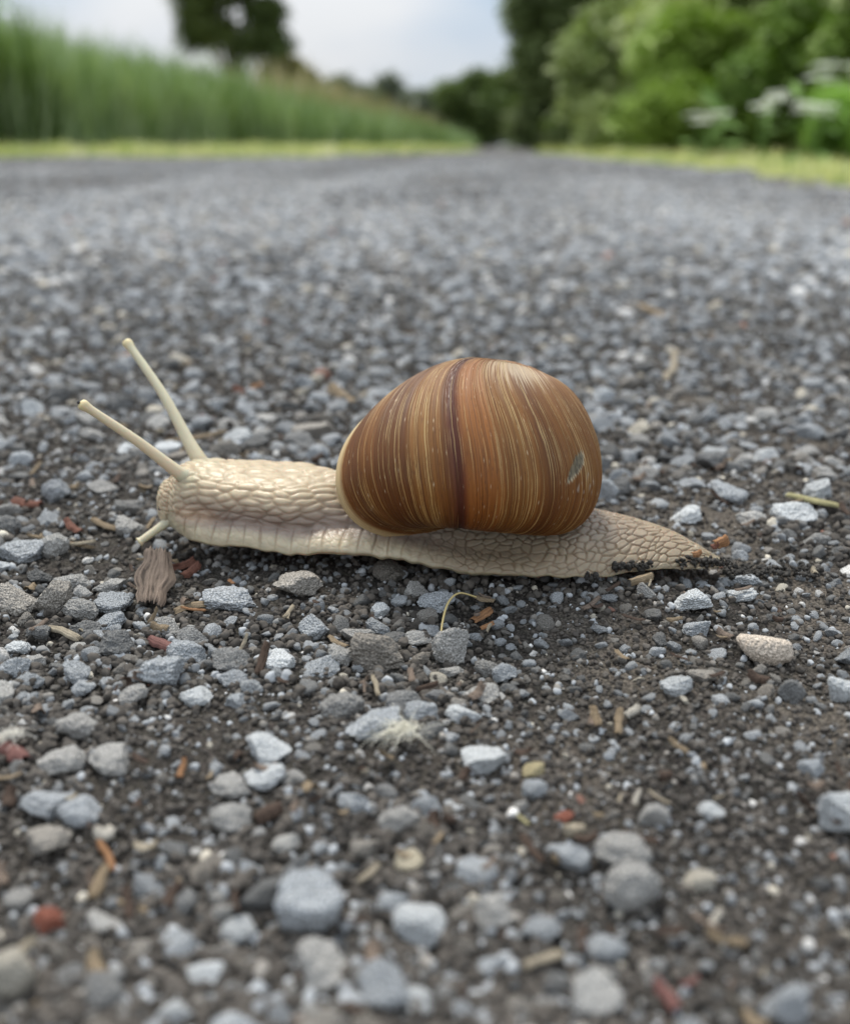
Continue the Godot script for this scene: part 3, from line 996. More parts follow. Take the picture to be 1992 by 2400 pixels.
# [turn, tone, how many pale lines]: the growth bands from the spire to the lip
const BANDS := [
	[-8.0, 0, 0.35], [-3.0, 0, 0.3], [-2.6, 1, 0.4], [-2.25, 1, 0.45], [-2.0, 2, 0.45], [-1.9, 1, 0.75], [-1.78, 3, 0.7], [-1.64, 1, 0.6], [-1.55, 4, 0.4], [-1.36, 4, 0.35], [-1.325, 5, 0.05], [-1.30, 6, 0.02], [-1.265, 6, 0.02], [-1.25, 7, 0.1], [-1.205, 2, 0.3], [-1.18, 1, 0.5], [-1.07, 3, 0.75], [-0.95, 3, 0.65], [-0.90, 2, 0.45], [-0.66, 2, 0.4], [-0.52, 1, 0.5], [-0.40, 2, 0.65], [-0.28, 2, 0.5], [-0.12, 1, 0.6], [-0.05, 8, 0.8], [0.1, 8, 0.5]]


func build_shell(snail: Node3D, base: Vector3) -> void:
	var tones := [Color(0.19, 0.086, 0.028), Color(0.168, 0.073, 0.022), Color(0.112, 0.046, 0.016), Color(0.195, 0.094, 0.030), Color(0.215, 0.085, 0.024), Color(0.12, 0.038, 0.016), Color(0.066, 0.021, 0.013), Color(0.115, 0.045, 0.024), Color(0.34, 0.25, 0.13)]
	var pale := Color(0.46, 0.335, 0.16)
	var dark := Color(0.085, 0.036, 0.018)
	var turns := PackedFloat32Array()
	for i in 220:
		turns.append(-TAU * 3.4 + (TAU * 3.4 - 3.4) * i / 220.0)
	for i in 1501:
		turns.append(-3.4 + 3.4 * i / 1500.0)
	var inner := 90
	var nv := 220
	var nu := turns.size() + inner
	var v := PackedVector3Array()
	var cols := PackedColorArray()
	v.resize(nu * nv)
	cols.resize(nu * nv)
	for i in nu:
		var inside := i >= turns.size()
		var th := turns[i] if not inside else 0.012 - 1.1 * pow(float(i - turns.size()) / (inner - 1), 1.5)
		var b := 0
		while b < BANDS.size() - 2 and th > BANDS[b + 1][0]:
			b += 1
		var f := clampf((th - BANDS[b][0]) / (BANDS[b + 1][0] - BANDS[b][0]), 0.0, 1.0)
		var tone: Color = tones[BANDS[b][1]].lerp(tones[BANDS[b + 1][1]], f)
		var lines: float = lerpf(BANDS[b][2], BANDS[b + 1][2], f)
		var is_scar_row := th < -2.0 and th > -2.7
		for j in nv:
			var ph := TAU * j / nv
			if inside:
				v[i * nv + j] = shell_point(th, ph, -0.035 if i > turns.size() else 0.0)
				cols[i * nv + j] = Color(0.52, 0.46, 0.38)
				continue
			var cp := cos(ph)
			var sp := sin(ph)
			var wob := 0.006 * n_low.get_noise_3d(th * 1.5, cp * 1.2, sp * 1.2) + 0.003 * n_mid.get_noise_3d(th * 4.0, cp * 5.0, sp * 5.0)
			var g := th + wob
			var l1 := n_fine.get_noise_3d(g * 34.0, cp * 0.8, sp * 0.8)
			var l2 := n_mid.get_noise_3d(g * 72.0, cp * 0.34, sp * 0.34)
			var l3 := n_soft.get_noise_3d(g * 128.0, cp * 0.55, sp * 0.55)
			var patch := n_low.get_noise_3d(th * 2.2 + 9.0, cp * 2.4, sp * 2.4)
			var c := tone
			c = c.lerp(Color(tone.r * 0.62, tone.g * 0.55, tone.b * 0.5), clampf(l1 * 0.55 + 0.35 * patch, 0.0, 0.6))
			c = c.lerp(Color(tone.r * 1.35, tone.g * 1.32, tone.b * 1.3), clampf(-l1 * 0.45, 0.0, 0.5))
			var streak := smoothstep(0.60 - 0.42 * lines, 0.82 - 0.38 * lines, l2 * 0.65 + 0.65 * l3 + 0.25 * patch)
			c = c.lerp(pale, streak * (0.40 + 0.40 * lines))
			c = c.lerp(dark, smoothstep(0.25, 0.65, -l3 - 0.4 * l2) * 0.55)
			# greyer upper whorl, richer amber below: wear, with light from above painted in
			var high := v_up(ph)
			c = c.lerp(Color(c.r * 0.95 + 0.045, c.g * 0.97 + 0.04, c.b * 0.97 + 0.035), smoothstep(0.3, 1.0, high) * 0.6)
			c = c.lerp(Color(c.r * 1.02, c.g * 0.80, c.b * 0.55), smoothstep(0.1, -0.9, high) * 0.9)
			var lift := 0.0042 * l2 + 0.0034 * l3 + 0.004 * l1
			# the old growth stop: a rough raised seam
			var stop := exp(-pow((th + 1.262) / 0.028, 2.0))
			lift += stop * (0.004 * n_mid.get_noise_3d(th * 60.0, cp * 9.0, sp * 9.0) - 0.006) + 0.007 * exp(-pow((th + 1.205) / 0.02, 2.0))
			if stop > 0.3 and high > 0.2:
				var crust := smoothstep(0.42, 0.6, n_fine.get_noise_3d(th * 90.0, cp * 9.0, sp * 9.0))
				c = c.lerp(Color(0.36, 0.27, 0.22), crust * 0.8)
				lift += crust * 0.004
			# tiny pits and bright grains
			var grain := n_soft.get_noise_3d(th * 60.0, cp * 30.0, sp * 30.0)
			if grain > 0.88:
				c = c.lerp(Color(0.62, 0.50, 0.33), 0.55)
			elif grain < -0.66:
				c = c.lerp(dark, 0.5)
			# the lip bends outward a little
			var lip := smoothstep(-0.14, 0.0, th)
			lift += 0.042 * lip * lip
			c = c.lerp(Color(0.50, 0.40, 0.24), lip * 0.75 * (0.6 + 0.4 * smoothstep(-0.3, 0.3, l2)))
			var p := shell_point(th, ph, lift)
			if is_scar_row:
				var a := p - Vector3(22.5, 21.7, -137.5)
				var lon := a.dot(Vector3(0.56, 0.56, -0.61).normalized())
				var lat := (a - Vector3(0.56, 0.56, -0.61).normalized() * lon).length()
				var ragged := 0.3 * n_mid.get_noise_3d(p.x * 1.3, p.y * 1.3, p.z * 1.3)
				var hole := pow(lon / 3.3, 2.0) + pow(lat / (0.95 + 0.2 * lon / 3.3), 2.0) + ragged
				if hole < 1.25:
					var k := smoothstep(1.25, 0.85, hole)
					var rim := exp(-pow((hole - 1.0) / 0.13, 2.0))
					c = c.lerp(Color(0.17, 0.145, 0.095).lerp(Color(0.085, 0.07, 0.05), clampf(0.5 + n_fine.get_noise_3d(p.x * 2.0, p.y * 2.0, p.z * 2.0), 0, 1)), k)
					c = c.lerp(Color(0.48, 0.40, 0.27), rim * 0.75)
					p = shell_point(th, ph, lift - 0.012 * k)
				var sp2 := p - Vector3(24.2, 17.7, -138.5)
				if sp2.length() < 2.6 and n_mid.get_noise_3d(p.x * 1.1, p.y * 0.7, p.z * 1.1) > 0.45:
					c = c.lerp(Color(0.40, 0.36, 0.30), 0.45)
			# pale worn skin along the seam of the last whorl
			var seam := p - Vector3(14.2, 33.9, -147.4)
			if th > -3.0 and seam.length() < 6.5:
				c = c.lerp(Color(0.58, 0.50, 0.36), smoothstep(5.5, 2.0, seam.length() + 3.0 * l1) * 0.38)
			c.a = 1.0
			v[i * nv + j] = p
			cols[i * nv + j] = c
	var idx := grid_index(nu, nv, true, false)
	var probe := smooth_mesh(v, grid_index(nu, nv, true, false))
	var n: PackedVector3Array = probe.surface_get_arrays(0)[Mesh.ARRAY_NORMAL]
	var k0 := 1200 * nv
	var centre := Vector3.ZERO
	for j in nv:
		centre += v[k0 + j] / nv
	if n[k0].dot(v[k0] - centre) < 0.0:
		idx = grid_index(nu, nv, true, true)
	for k in v.size():
		v[k] = v[k] * MM - base
	var m := StandardMaterial3D.new()
	m.resource_name = "snail_shell"
	m.vertex_color_use_as_albedo = true
	m.roughness = 0.52
	m.metallic_specular = 0.32
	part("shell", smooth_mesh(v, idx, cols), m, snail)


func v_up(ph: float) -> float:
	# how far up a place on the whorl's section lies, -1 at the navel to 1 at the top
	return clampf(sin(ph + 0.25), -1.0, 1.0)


# ------------------------------------------------------------------ bits of wood, husks and stones
const TONES := {
	"blue": [0.50, 0.525, 0.55], "grey": [0.52, 0.505, 0.48], "pale": [0.75, 0.775, 0.79], "dark": [0.25, 0.25, 0.247], "warm": [0.43, 0.395, 0.35], "brown": [0.28, 0.25, 0.215],
	"white": [0.75, 0.73, 0.69], "beige": [0.62, 0.57, 0.48], "cream": [0.75, 0.66, 0.49], "yellow": [0.62, 0.53, 0.31], "red": [0.44, 0.15, 0.095], "tan": [0.55, 0.45, 0.36]}
const BITS := {
	"bark": [0.31, 0.235, 0.185], "brown": [0.12, 0.08, 0.06], "tan": [0.42, 0.32, 0.21], "pale": [0.56, 0.48, 0.36], "white": [0.66, 0.61, 0.53], "straw": [0.66, 0.60, 0.32], "orange": [0.46, 0.24, 0.12], "redbrown": [0.27, 0.12, 0.085], "red": [0.33, 0.16, 0.14]}


func bit_material(tone: String) -> StandardMaterial3D:
	var key := "bit_" + tone
	if mats.has(key):
		return mats[key]
	var m := StandardMaterial3D.new()
	m.resource_name = key
	m.vertex_color_use_as_albedo = true
	m.albedo_texture = mats["speckle"]
	m.uv1_triplanar = true
	m.uv1_scale = Vector3.ONE * 120.0
	m.roughness = 0.75
	m.metallic_specular = 0.3
	mats[key] = m
	return m


# a shred of wood, bark or husk along x, in mm: ribbed, bowed, with torn ends
func shred(long: float, wide: float, thick: float, bow: float, curl: float, torn: float, ribs: float, tone: Color, seed_: int) -> ArrayMesh:
	var nu := 56
	var nv := 34
	var v := PackedVector3Array()
	var cols := PackedColorArray()
	var o := seed_ * 3.7
	for face in 2:
		for i in nu:
			for j in nv:
				var t := 2.0 * i / (nu - 1) - 1.0
				var s := 2.0 * j / (nv - 1) - 1.0
				var tear := torn * (0.6 * n_mid.get_noise_2d(s * 5.0 + o, signf(t) * 9.0) + 0.5 * n_fine.get_noise_2d(s * 13.0 + o, signf(t) * 4.0))
				var x := t * long * 0.5 * (1.0 + tear * absf(t))
				var w := wide * 0.5 * (1.0 - 0.22 * t * t + 0.22 * n_low.get_noise_2d(t * 1.3 + o, signf(s)))
				var z := s * w + 0.03 * long * n_low.get_noise_2d(t * 0.6 + o, 7.0)
				var rib := 0.7 * n_mid.get_noise_2d(t * 0.3 + o, s * 4.0) + 0.5 * n_fine.get_noise_2d(t * 0.7 + o, s * 11.0) + 0.4 * n_soft.get_noise_2d(t * 2.5 + o, s * 16.0)
				var edge := (1.0 - pow(absf(s), 6.0)) * (1.0 - pow(absf(t), 14.0))
				var y := (thick * (0.5 + ribs * rib) if face == 0 else -thick * 0.4 + 0.2 * thick * rib) * edge
				y += bow * t * t - curl * s * s + 0.15 * bow * n_low.get_noise_2d(t * 2.0 + o, 3.0)
				v.append(Vector3(x, y, z) * MM)
				var c := tone * (0.86 + 0.42 * rib)
				if ribs > 0.3 and rib < -0.45:
					c = c * 0.55
				c.a = 1.0
				cols.append(c)
	var idx := grid_index(nu, nv, false, true)
	idx.append_array(grid_index(nu, nv, false, false, nu * nv))
	# close the rim
	var rim := []
	for i in nu:
		rim.append(i * nv)
	for j in range(1, nv):
		rim.append((nu - 1) * nv + j)
	for i in range(nu - 2, -1, -1):
		rim.append(i * nv + nv - 1)
	for j in range(nv - 2, 0, -1):
		rim.append(j)
	for k in rim.size():
		var a: int = rim[k]
		var b: int = rim[(k + 1) % rim.size()]
		idx.append_array(PackedInt32Array([a, b, a + nu * nv, b, b + nu * nv, a + nu * nv]))
	return smooth_mesh(v, idx, cols)


# x and z of both ends, width (mm), make, tone, label, category
const DEBRIS := [
	[-42.3, -147.8, -41.7, -129.7, 5.5, "bark", "bark", "weathered grey-brown fibrous bark chip lying below the snail's head", "bark chip"],
	[-55.0, -126.8, -48.7, -123.2, 1.4, "splinter", "pale", "pale cream splinter with frayed end below the big rounded stone", "splinter"],
	[-50.3, -170.1, -49.9, -163.7, 0.8, "splinter", "tan", "thin pale splinter leaning behind the lower feeler", "splinter"],
	[-42.9, -150.2, -39.0, -151.9, 2.1, "scale", "redbrown", "red-brown bud scale tucked under the snail's chin", "bud scale"],
	[-39.5, -144.8, -37.3, -147.8, 1.8, "scale", "redbrown", "folded red-brown scale at the top of the bark chip", "bud scale"],
	[-39.1, -123.5, -34.9, -120.3, 1.8, "scale", "red", "dull red bud scale below the bark chip", "bud scale"],
	[-80.3, -179.9, -74.5, -178.2, 2.7, "scale", "redbrown", "reddish scale lying far below the feelers", "bud scale"],
	[-65.5, -166.6, -61.9, -163.2, 1.8, "scale", "redbrown", "small reddish scale between stones near the lower feeler", "bud scale"],
	[-38.0, -133.3, -33.5, -134.4, 1.9, "scale", "tan", "tan rolled husk touching the foot of the bark chip", "husk"],
	[-36.4, -131.7, -32.8, -131.3, 0.6, "splinter", "orange", "orange-brown thin strip beside the tan rolled husk", "wood strip"],
	[-61.3, -168.1, -55.7, -164.4, 1.6, "splinter", "tan", "tan straw bit pointing at the tilted block", "straw"],
	[-69.8, -159.6, -57.7, -156.7, 0.9, "splinter", "tan", "long dry stalk lying behind the long stone", "stalk"],
	[-62.0, -155.8, -57.5, -157.6, 0.8, "splinter", "pale", "short pale straw beside the grey leaning stone", "straw"],
	[-60.0, -217.3, -47.6, -226.0, 1.4, "straw", "tan", "long tan straw behind the far feeler", "straw"],
	[70.5, -179.3, 78.3, -172.8, 1.5, "straw", "straw", "bright yellow straw lying behind the tail", "straw"],
	[6.9, -129.7, 9.8, -132.7, 1.9, "scale", "orange", "orange-brown leaf scrap below the foot", "leaf scrap"],
	[8.0, -127.1, 10.0, -127.8, 1.0, "scale", "orange", "small orange crumb in front of the leaf scrap", "husk"],
	[-20.8, -128.4, -19.8, -132.7, 0.7, "splinter", "pale", "tiny pale twig below the two-toned stone", "twig"],
	[-7.0, -112.7, -5.9, -107.3, 0.7, "splinter", "pale", "thin pale sliver standing beside the half-sunk brown stone", "sliver"],
	[-1.7, -111.2, 1.8, -111.4, 1.0, "scale", "brown", "dark brown leaf scrap above the dark slate stone", "leaf scrap"],
	[-22.2, -113.1, -21.3, -118.4, 1.2, "bark", "brown", "brown bark shred leaning on the flat slab-like stone", "bark shred"],
	[20.6, -104.1, 21.0, -101.3, 1.2, "bark", "tan", "grey-tan sliver standing in soil beyond the white bit", "sliver"],
	[24.5, -102.7, 26.6, -105.0, 1.2, "splinter", "white", "white ragged flake in soil below the tail", "flake"],
	[-26.9, -89.6, -26.9, -92.3, 0.8, "scale", "orange", "little orange husk between two grey stones", "husk"],
	[-32.8, -80.3, -30.0, -76.3, 0.8, "scale", "orange", "orange curled strip under the white chip", "wood strip"],
	[-31.0, -72.4, -31.1, -77.0, 1.2, "splinter", "tan", "pale blunt stick, blurred, below the orange curled strip", "stick"],
	[-33.3, -81.0, -31.2, -80.9, 1.8, "scale", "white", "white chip lying above the orange curled strip", "chip"],
	[-11.7, -75.3, -8.2, -72.4, 1.0, "scale", "orange", "orange-brown curl on top of the largest pale stone", "wood strip"],
	[-6.3, -74.0, -4.5, -76.3, 0.7, "splinter", "pale", "pale short stick beside the cream cornered pebble", "stick"],
	[9.7, -79.9, 11.3, -76.3, 0.9, "splinter", "brown", "dark brown sliver lying in soil past the cream pebble", "sliver"],
	[8.3, -63.2, 11.8, -64.8, 0.9, "splinter", "pale", "pale long splinter, blurred, in the near gravel", "splinter"],
	[24.8, -66.7, 26.5, -69.3, 0.7, "splinter", "white", "whitish blurred sliver beyond the pale long splinter", "sliver"],
	[18.9, -61.4, 20.4, -59.2, 1.3, "scale", "red", "pinkish red scale, blurred, near the lower edge", "bud scale"],
	[20.8, -61.0, 22.4, -61.5, 0.6, "scale", "red", "small pink scale next to the pinkish red one", "bud scale"],
	[21.8, -84.6, 22.9, -87.0, 0.6, "splinter", "white", "upright white sliver above the stone with dark foot", "sliver"],
	[-17.7, -83.4, -15.1, -85.0, 2.0, "scale", "brown", "dull brown flake beside the crumbly grey stone", "flake"],
	[-100.1, -315.5, -96.6, -322.0, 4.2, "scale", "orange", "orange blurred scrap behind the tip of the far feeler", "leaf scrap"],
	[-55.1, -275.2, -50.1, -274.0, 3.1, "scale", "redbrown", "reddish blurred scrap, one of two by each other, between feelers and shell", "leaf scrap"],
	[-50.7, -277.0, -47.3, -278.9, 3.1, "scale", "orange", "orange blurred scrap, one of two by each other, between feelers and shell", "leaf scrap"],
	[-57.3, -242.4, -53.6, -241.5, 3.0, "scale", "redbrown", "red blurred scrap close behind the far feeler", "leaf scrap"],
	[-25.9, -268.0, -18.8, -259.5, 4.8, "scale", "tan", "tan blurred chip between the far feeler and the shell", "chip"],
	[72.2, -286.6, 82.6, -319.5, 2.7, "splinter", "pale", "pale blurred curl standing out behind the shell", "wood strip"],
	[90.1, -425.2, 101.3, -393.1, 4.5, "splinter", "tan", "tan blurred stick farthest back behind the shell", "stick"],
	[-30.2, -141.0, -31.2, -141.9, 0.7, "scale", "orange", "tiny orange crumb in front of the pale angular stone", "husk"],
	[-48.5, -96.5, -45.3, -93.7, 2.5, "scale", "red", "dull pink flake beside the white tuft near the edge", "flake"],
	[9.5, -83.4, 10.6, -82.0, 0.4, "straw", "straw", "short yellow stalk bit in soil near the red pebble", "stalk"],
	[33.6, -118.4, 35.4, -116.4, 0.5, "splinter", "brown", "thin dark twig above the ridged tan pebble", "twig"],
]


func build_debris() -> void:
	var k := 0
	for d in DEBRIS:
		k += 1
		var a := Vector3(d[0], 0, d[1])
		var b := Vector3(d[2], 0, d[3])
		var long := a.distance_to(b)
		var make: String = d[5]
		var tone: Color = Color(BITS[d[6]][0], BITS[d[6]][1], BITS[d[6]][2])
		var mid := (a + b) * 0.5
		var wide: float = d[4]
		var m: ArrayMesh
		var rise := rng.randf_range(-0.06, 0.12)
		var lift := 1.3
		if make == "bark":
			long = minf(long, wide * 2.0) if wide > 3.0 else long
			m = shred(long, wide, maxf(0.14 * wide, 0.35), 0.05 * long, 0.10 * wide, 0.14, 0.34, tone, k)
			rise = 0.42
			lift = 3.4 if wide > 3.0 else 1.6
		elif make == "splinter":
			m = shred(long, wide, 0.42 * wide, 0.05 * long * rng.randf_range(-1, 1), 0.15 * wide, 0.18, 0.16, tone, k)
		elif make == "straw":
			m = shred(long, wide, 0.45 * wide, 0.02 * long, 0.25 * wide, 0.03, 0.08, tone, k)
		else:
			m = shred(long, wide, 0.12 * wide + 0.06, 0.14 * long * rng.randf_range(-0.4, 1.2), 0.34 * wide, 0.14, 0.12, tone, k)
			rise = rng.randf_range(0.0, 0.3)
		var at := Vector3(mid.x, soil(mid.x * MM, mid.z * MM) / MM + lift, mid.z)
		var o := one(String(d[8]).replace(" ", "_"), m, bit_material(d[6]), at * MM)
		tag(o, d[7], d[8], "bits of wood and husk on the gravel")
		var turn := atan2(-(b.z - a.z), b.x - a.x)
		var far_up := rise if a.z < b.z else -rise
		o.basis = Basis(Vector3.UP, turn) * Basis(Vector3(0, 0, 1), -far_up) * Basis(Vector3(1, 0, 0), rng.randf_range(-0.25, 0.25))
		if long > 7.0 or wide > 3.0:
			landmarks.append([at, "the " + String(d[8])])
	# sticks standing more or less upright
	build_tuft(Vector3(-2.4, 2.4, -97.5), 5.4, "white seed fluff caught between stones below the wedge-shaped stone", 170, Color(0.74, 0.71, 0.60), 5)
	build_tuft(Vector3(-47.3, 2.4, -96.7), 3.2, "small white fluff tuft at the edge beside the pink flake", 90, Color(0.70, 0.67, 0.60), 6)
	# a curved yellow stem
	var pts := []
	var radii := []
	var way := [[2.2, 1.2, -120.4], [2.4, 2.6, -123.5], [3.3, 4.2, -127.2], [5.0, 4.6, -129.8], [7.6, 3.2, -131.4]]
	for i in 24:
		var t := i / 23.0
		pts.append(Vector3(along(way, 0, t) - 4.0, along(way, 1, t), along(way, 2, t) + 127.0) * MM)
		radii.append((0.16 - 0.06 * absf(t - 0.5)) * MM)
	var stalk := StandardMaterial3D.new()
	stalk.albedo_color = lin(0.42, 0.33, 0.14)
	stalk.roughness = 0.6
	var o := one("stalk", tube_mesh(pts, radii, 8), stalk, Vector3(4.0, 0, -127.0) * MM)
	tag(o, "thin curved yellow stalk arching over the upright angular stone", "stalk", "bits of wood and husk on the gravel")
	# soil and husks stuck to the tail's hem
	clod("soil_clod", Vector3(32.6, 4.3, -140.4), Vector3(3.2, 0.7, 0.8), 90, "black soil crumbs stuck to the tail's hem under the shell end", 21)
	clod("soil_clod", Vector3(44.2, 3.8, -143.2), Vector3(4.6, 0.8, 1.4), 150, "crumbs of soil and grit stuck round the tail tip", 22)
	clod("soil_clod", Vector3(26.0, 3.2, -139.0), Vector3(0.9, 0.8, 0.6), 24, "tiny soil crumb hanging on the sole behind the shell", 23)
	clod("soil_clod", Vector3(57.0, 0.9, -146.5), Vector3(8.0, 0.5, 3.2), 240, "dark crumbly damp soil patch trailing off beyond the tail tip", 24)
	var husks := [[Vector3(47.6, 6.6, -145.6), 2.3, 2.0, "orange", "orange husk standing up on the tail tip", 0.5], [Vector3(33.6, 3.1, -138.6), 4.0, 1.6, "tan", "tan rolled husk hanging under the tail's hem", 0.15], [Vector3(43.0, 5.6, -142.6), 1.7, 1.0, "orange", "small orange husk stuck on the tail's side", 0.2], [Vector3(46.6, 5.9, -145.2), 1.3, 1.0, "redbrown", "dark red flake beside the orange husk on the tail tip", 0.6]]
	for h in husks:
		k += 1
		o = one("husk", shred(h[1], h[2], 0.35, 0.35, 0.5 * h[2], 0.12, 0.12, Color(BITS[h[3]][0], BITS[h[3]][1], BITS[h[3]][2]) * 1.25, k), bit_material(h[3]), h[0] * MM)
		tag(o, h[4], "husk", "bits stuck to the snail's tail")
		o.basis = Basis.from_euler(Vector3(0.5, 0.4, h[5]))


func build_tuft(at: Vector3, size: float, label: String, hairs: int, tone: Color, seed_: int) -> void:
	var r := RandomNumberGenerator.new()
	r.seed = seed_
	var v := PackedVector3Array()
	var idx := PackedInt32Array()
	for k in hairs:
		var p := Vector3(r.randfn() * 0.15, r.randfn() * 0.06, r.randfn() * 0.10) * size
		var dir := Vector3(r.randfn() * 0.8 - 0.6, 0.10 + 0.2 * r.randf(), r.randfn() * 0.35 + 0.1).normalized()
		var bend := Vector3(r.randfn(), r.randfn() * 0.3 - 0.7, r.randfn()) * 0.8
		var l := size * r.randf_range(0.25, 0.65)
		var pts := []
		var radii := []
		for i in 7:
			var t := i / 6.0
			pts.append((p + (dir * t + bend * t * t * 0.6) * l) * MM)
			radii.append((0.040 - 0.026 * t) * MM)
		tube(v, idx, pts, radii, 4)
	var m := StandardMaterial3D.new()
	m.albedo_color = tone.linear_to_srgb()
	m.roughness = 0.7
	m.backlight_enabled = true
	m.backlight = Color(0.4, 0.4, 0.35)
	var o := one("seed_fluff", smooth_mesh(v, idx), m, at * MM)
	tag(o, label, "seed fluff", "white fluff on the gravel")


func clod(called: String, at: Vector3, half: Vector3, crumbs: int, label: String, seed_: int) -> void:
	var r := RandomNumberGenerator.new()
	r.seed = seed_
	var st := SurfaceTool.new()
	st.begin(Mesh.PRIMITIVE_TRIANGLES)
	for k in crumbs:
		var s := 0.14 + 0.4 * pow(r.randf(), 2.0)
		var p := Vector3(r.randf_range(-1, 1) * half.x, r.randfn() * 0.4 * half.y, r.randfn() * 0.4 * half.z)
		p.z += 0.02 * p.x * p.x
		st.append_from(mats["grit"][k % 4], 0, Transform3D(Basis.from_euler(Vector3(r.randf() * 6, r.randf() * 6, r.randf() * 6)) * Basis.from_scale(Vector3.ONE * s * MM), p * MM))
	var o := one(called, st.commit(), stone_material("soil_crumb", Color(0.075, 0.066, 0.056), 0.0, 0.5, 0.01), at * MM)
	tag(o, label, "soil clod", "bits stuck to the snail's tail")


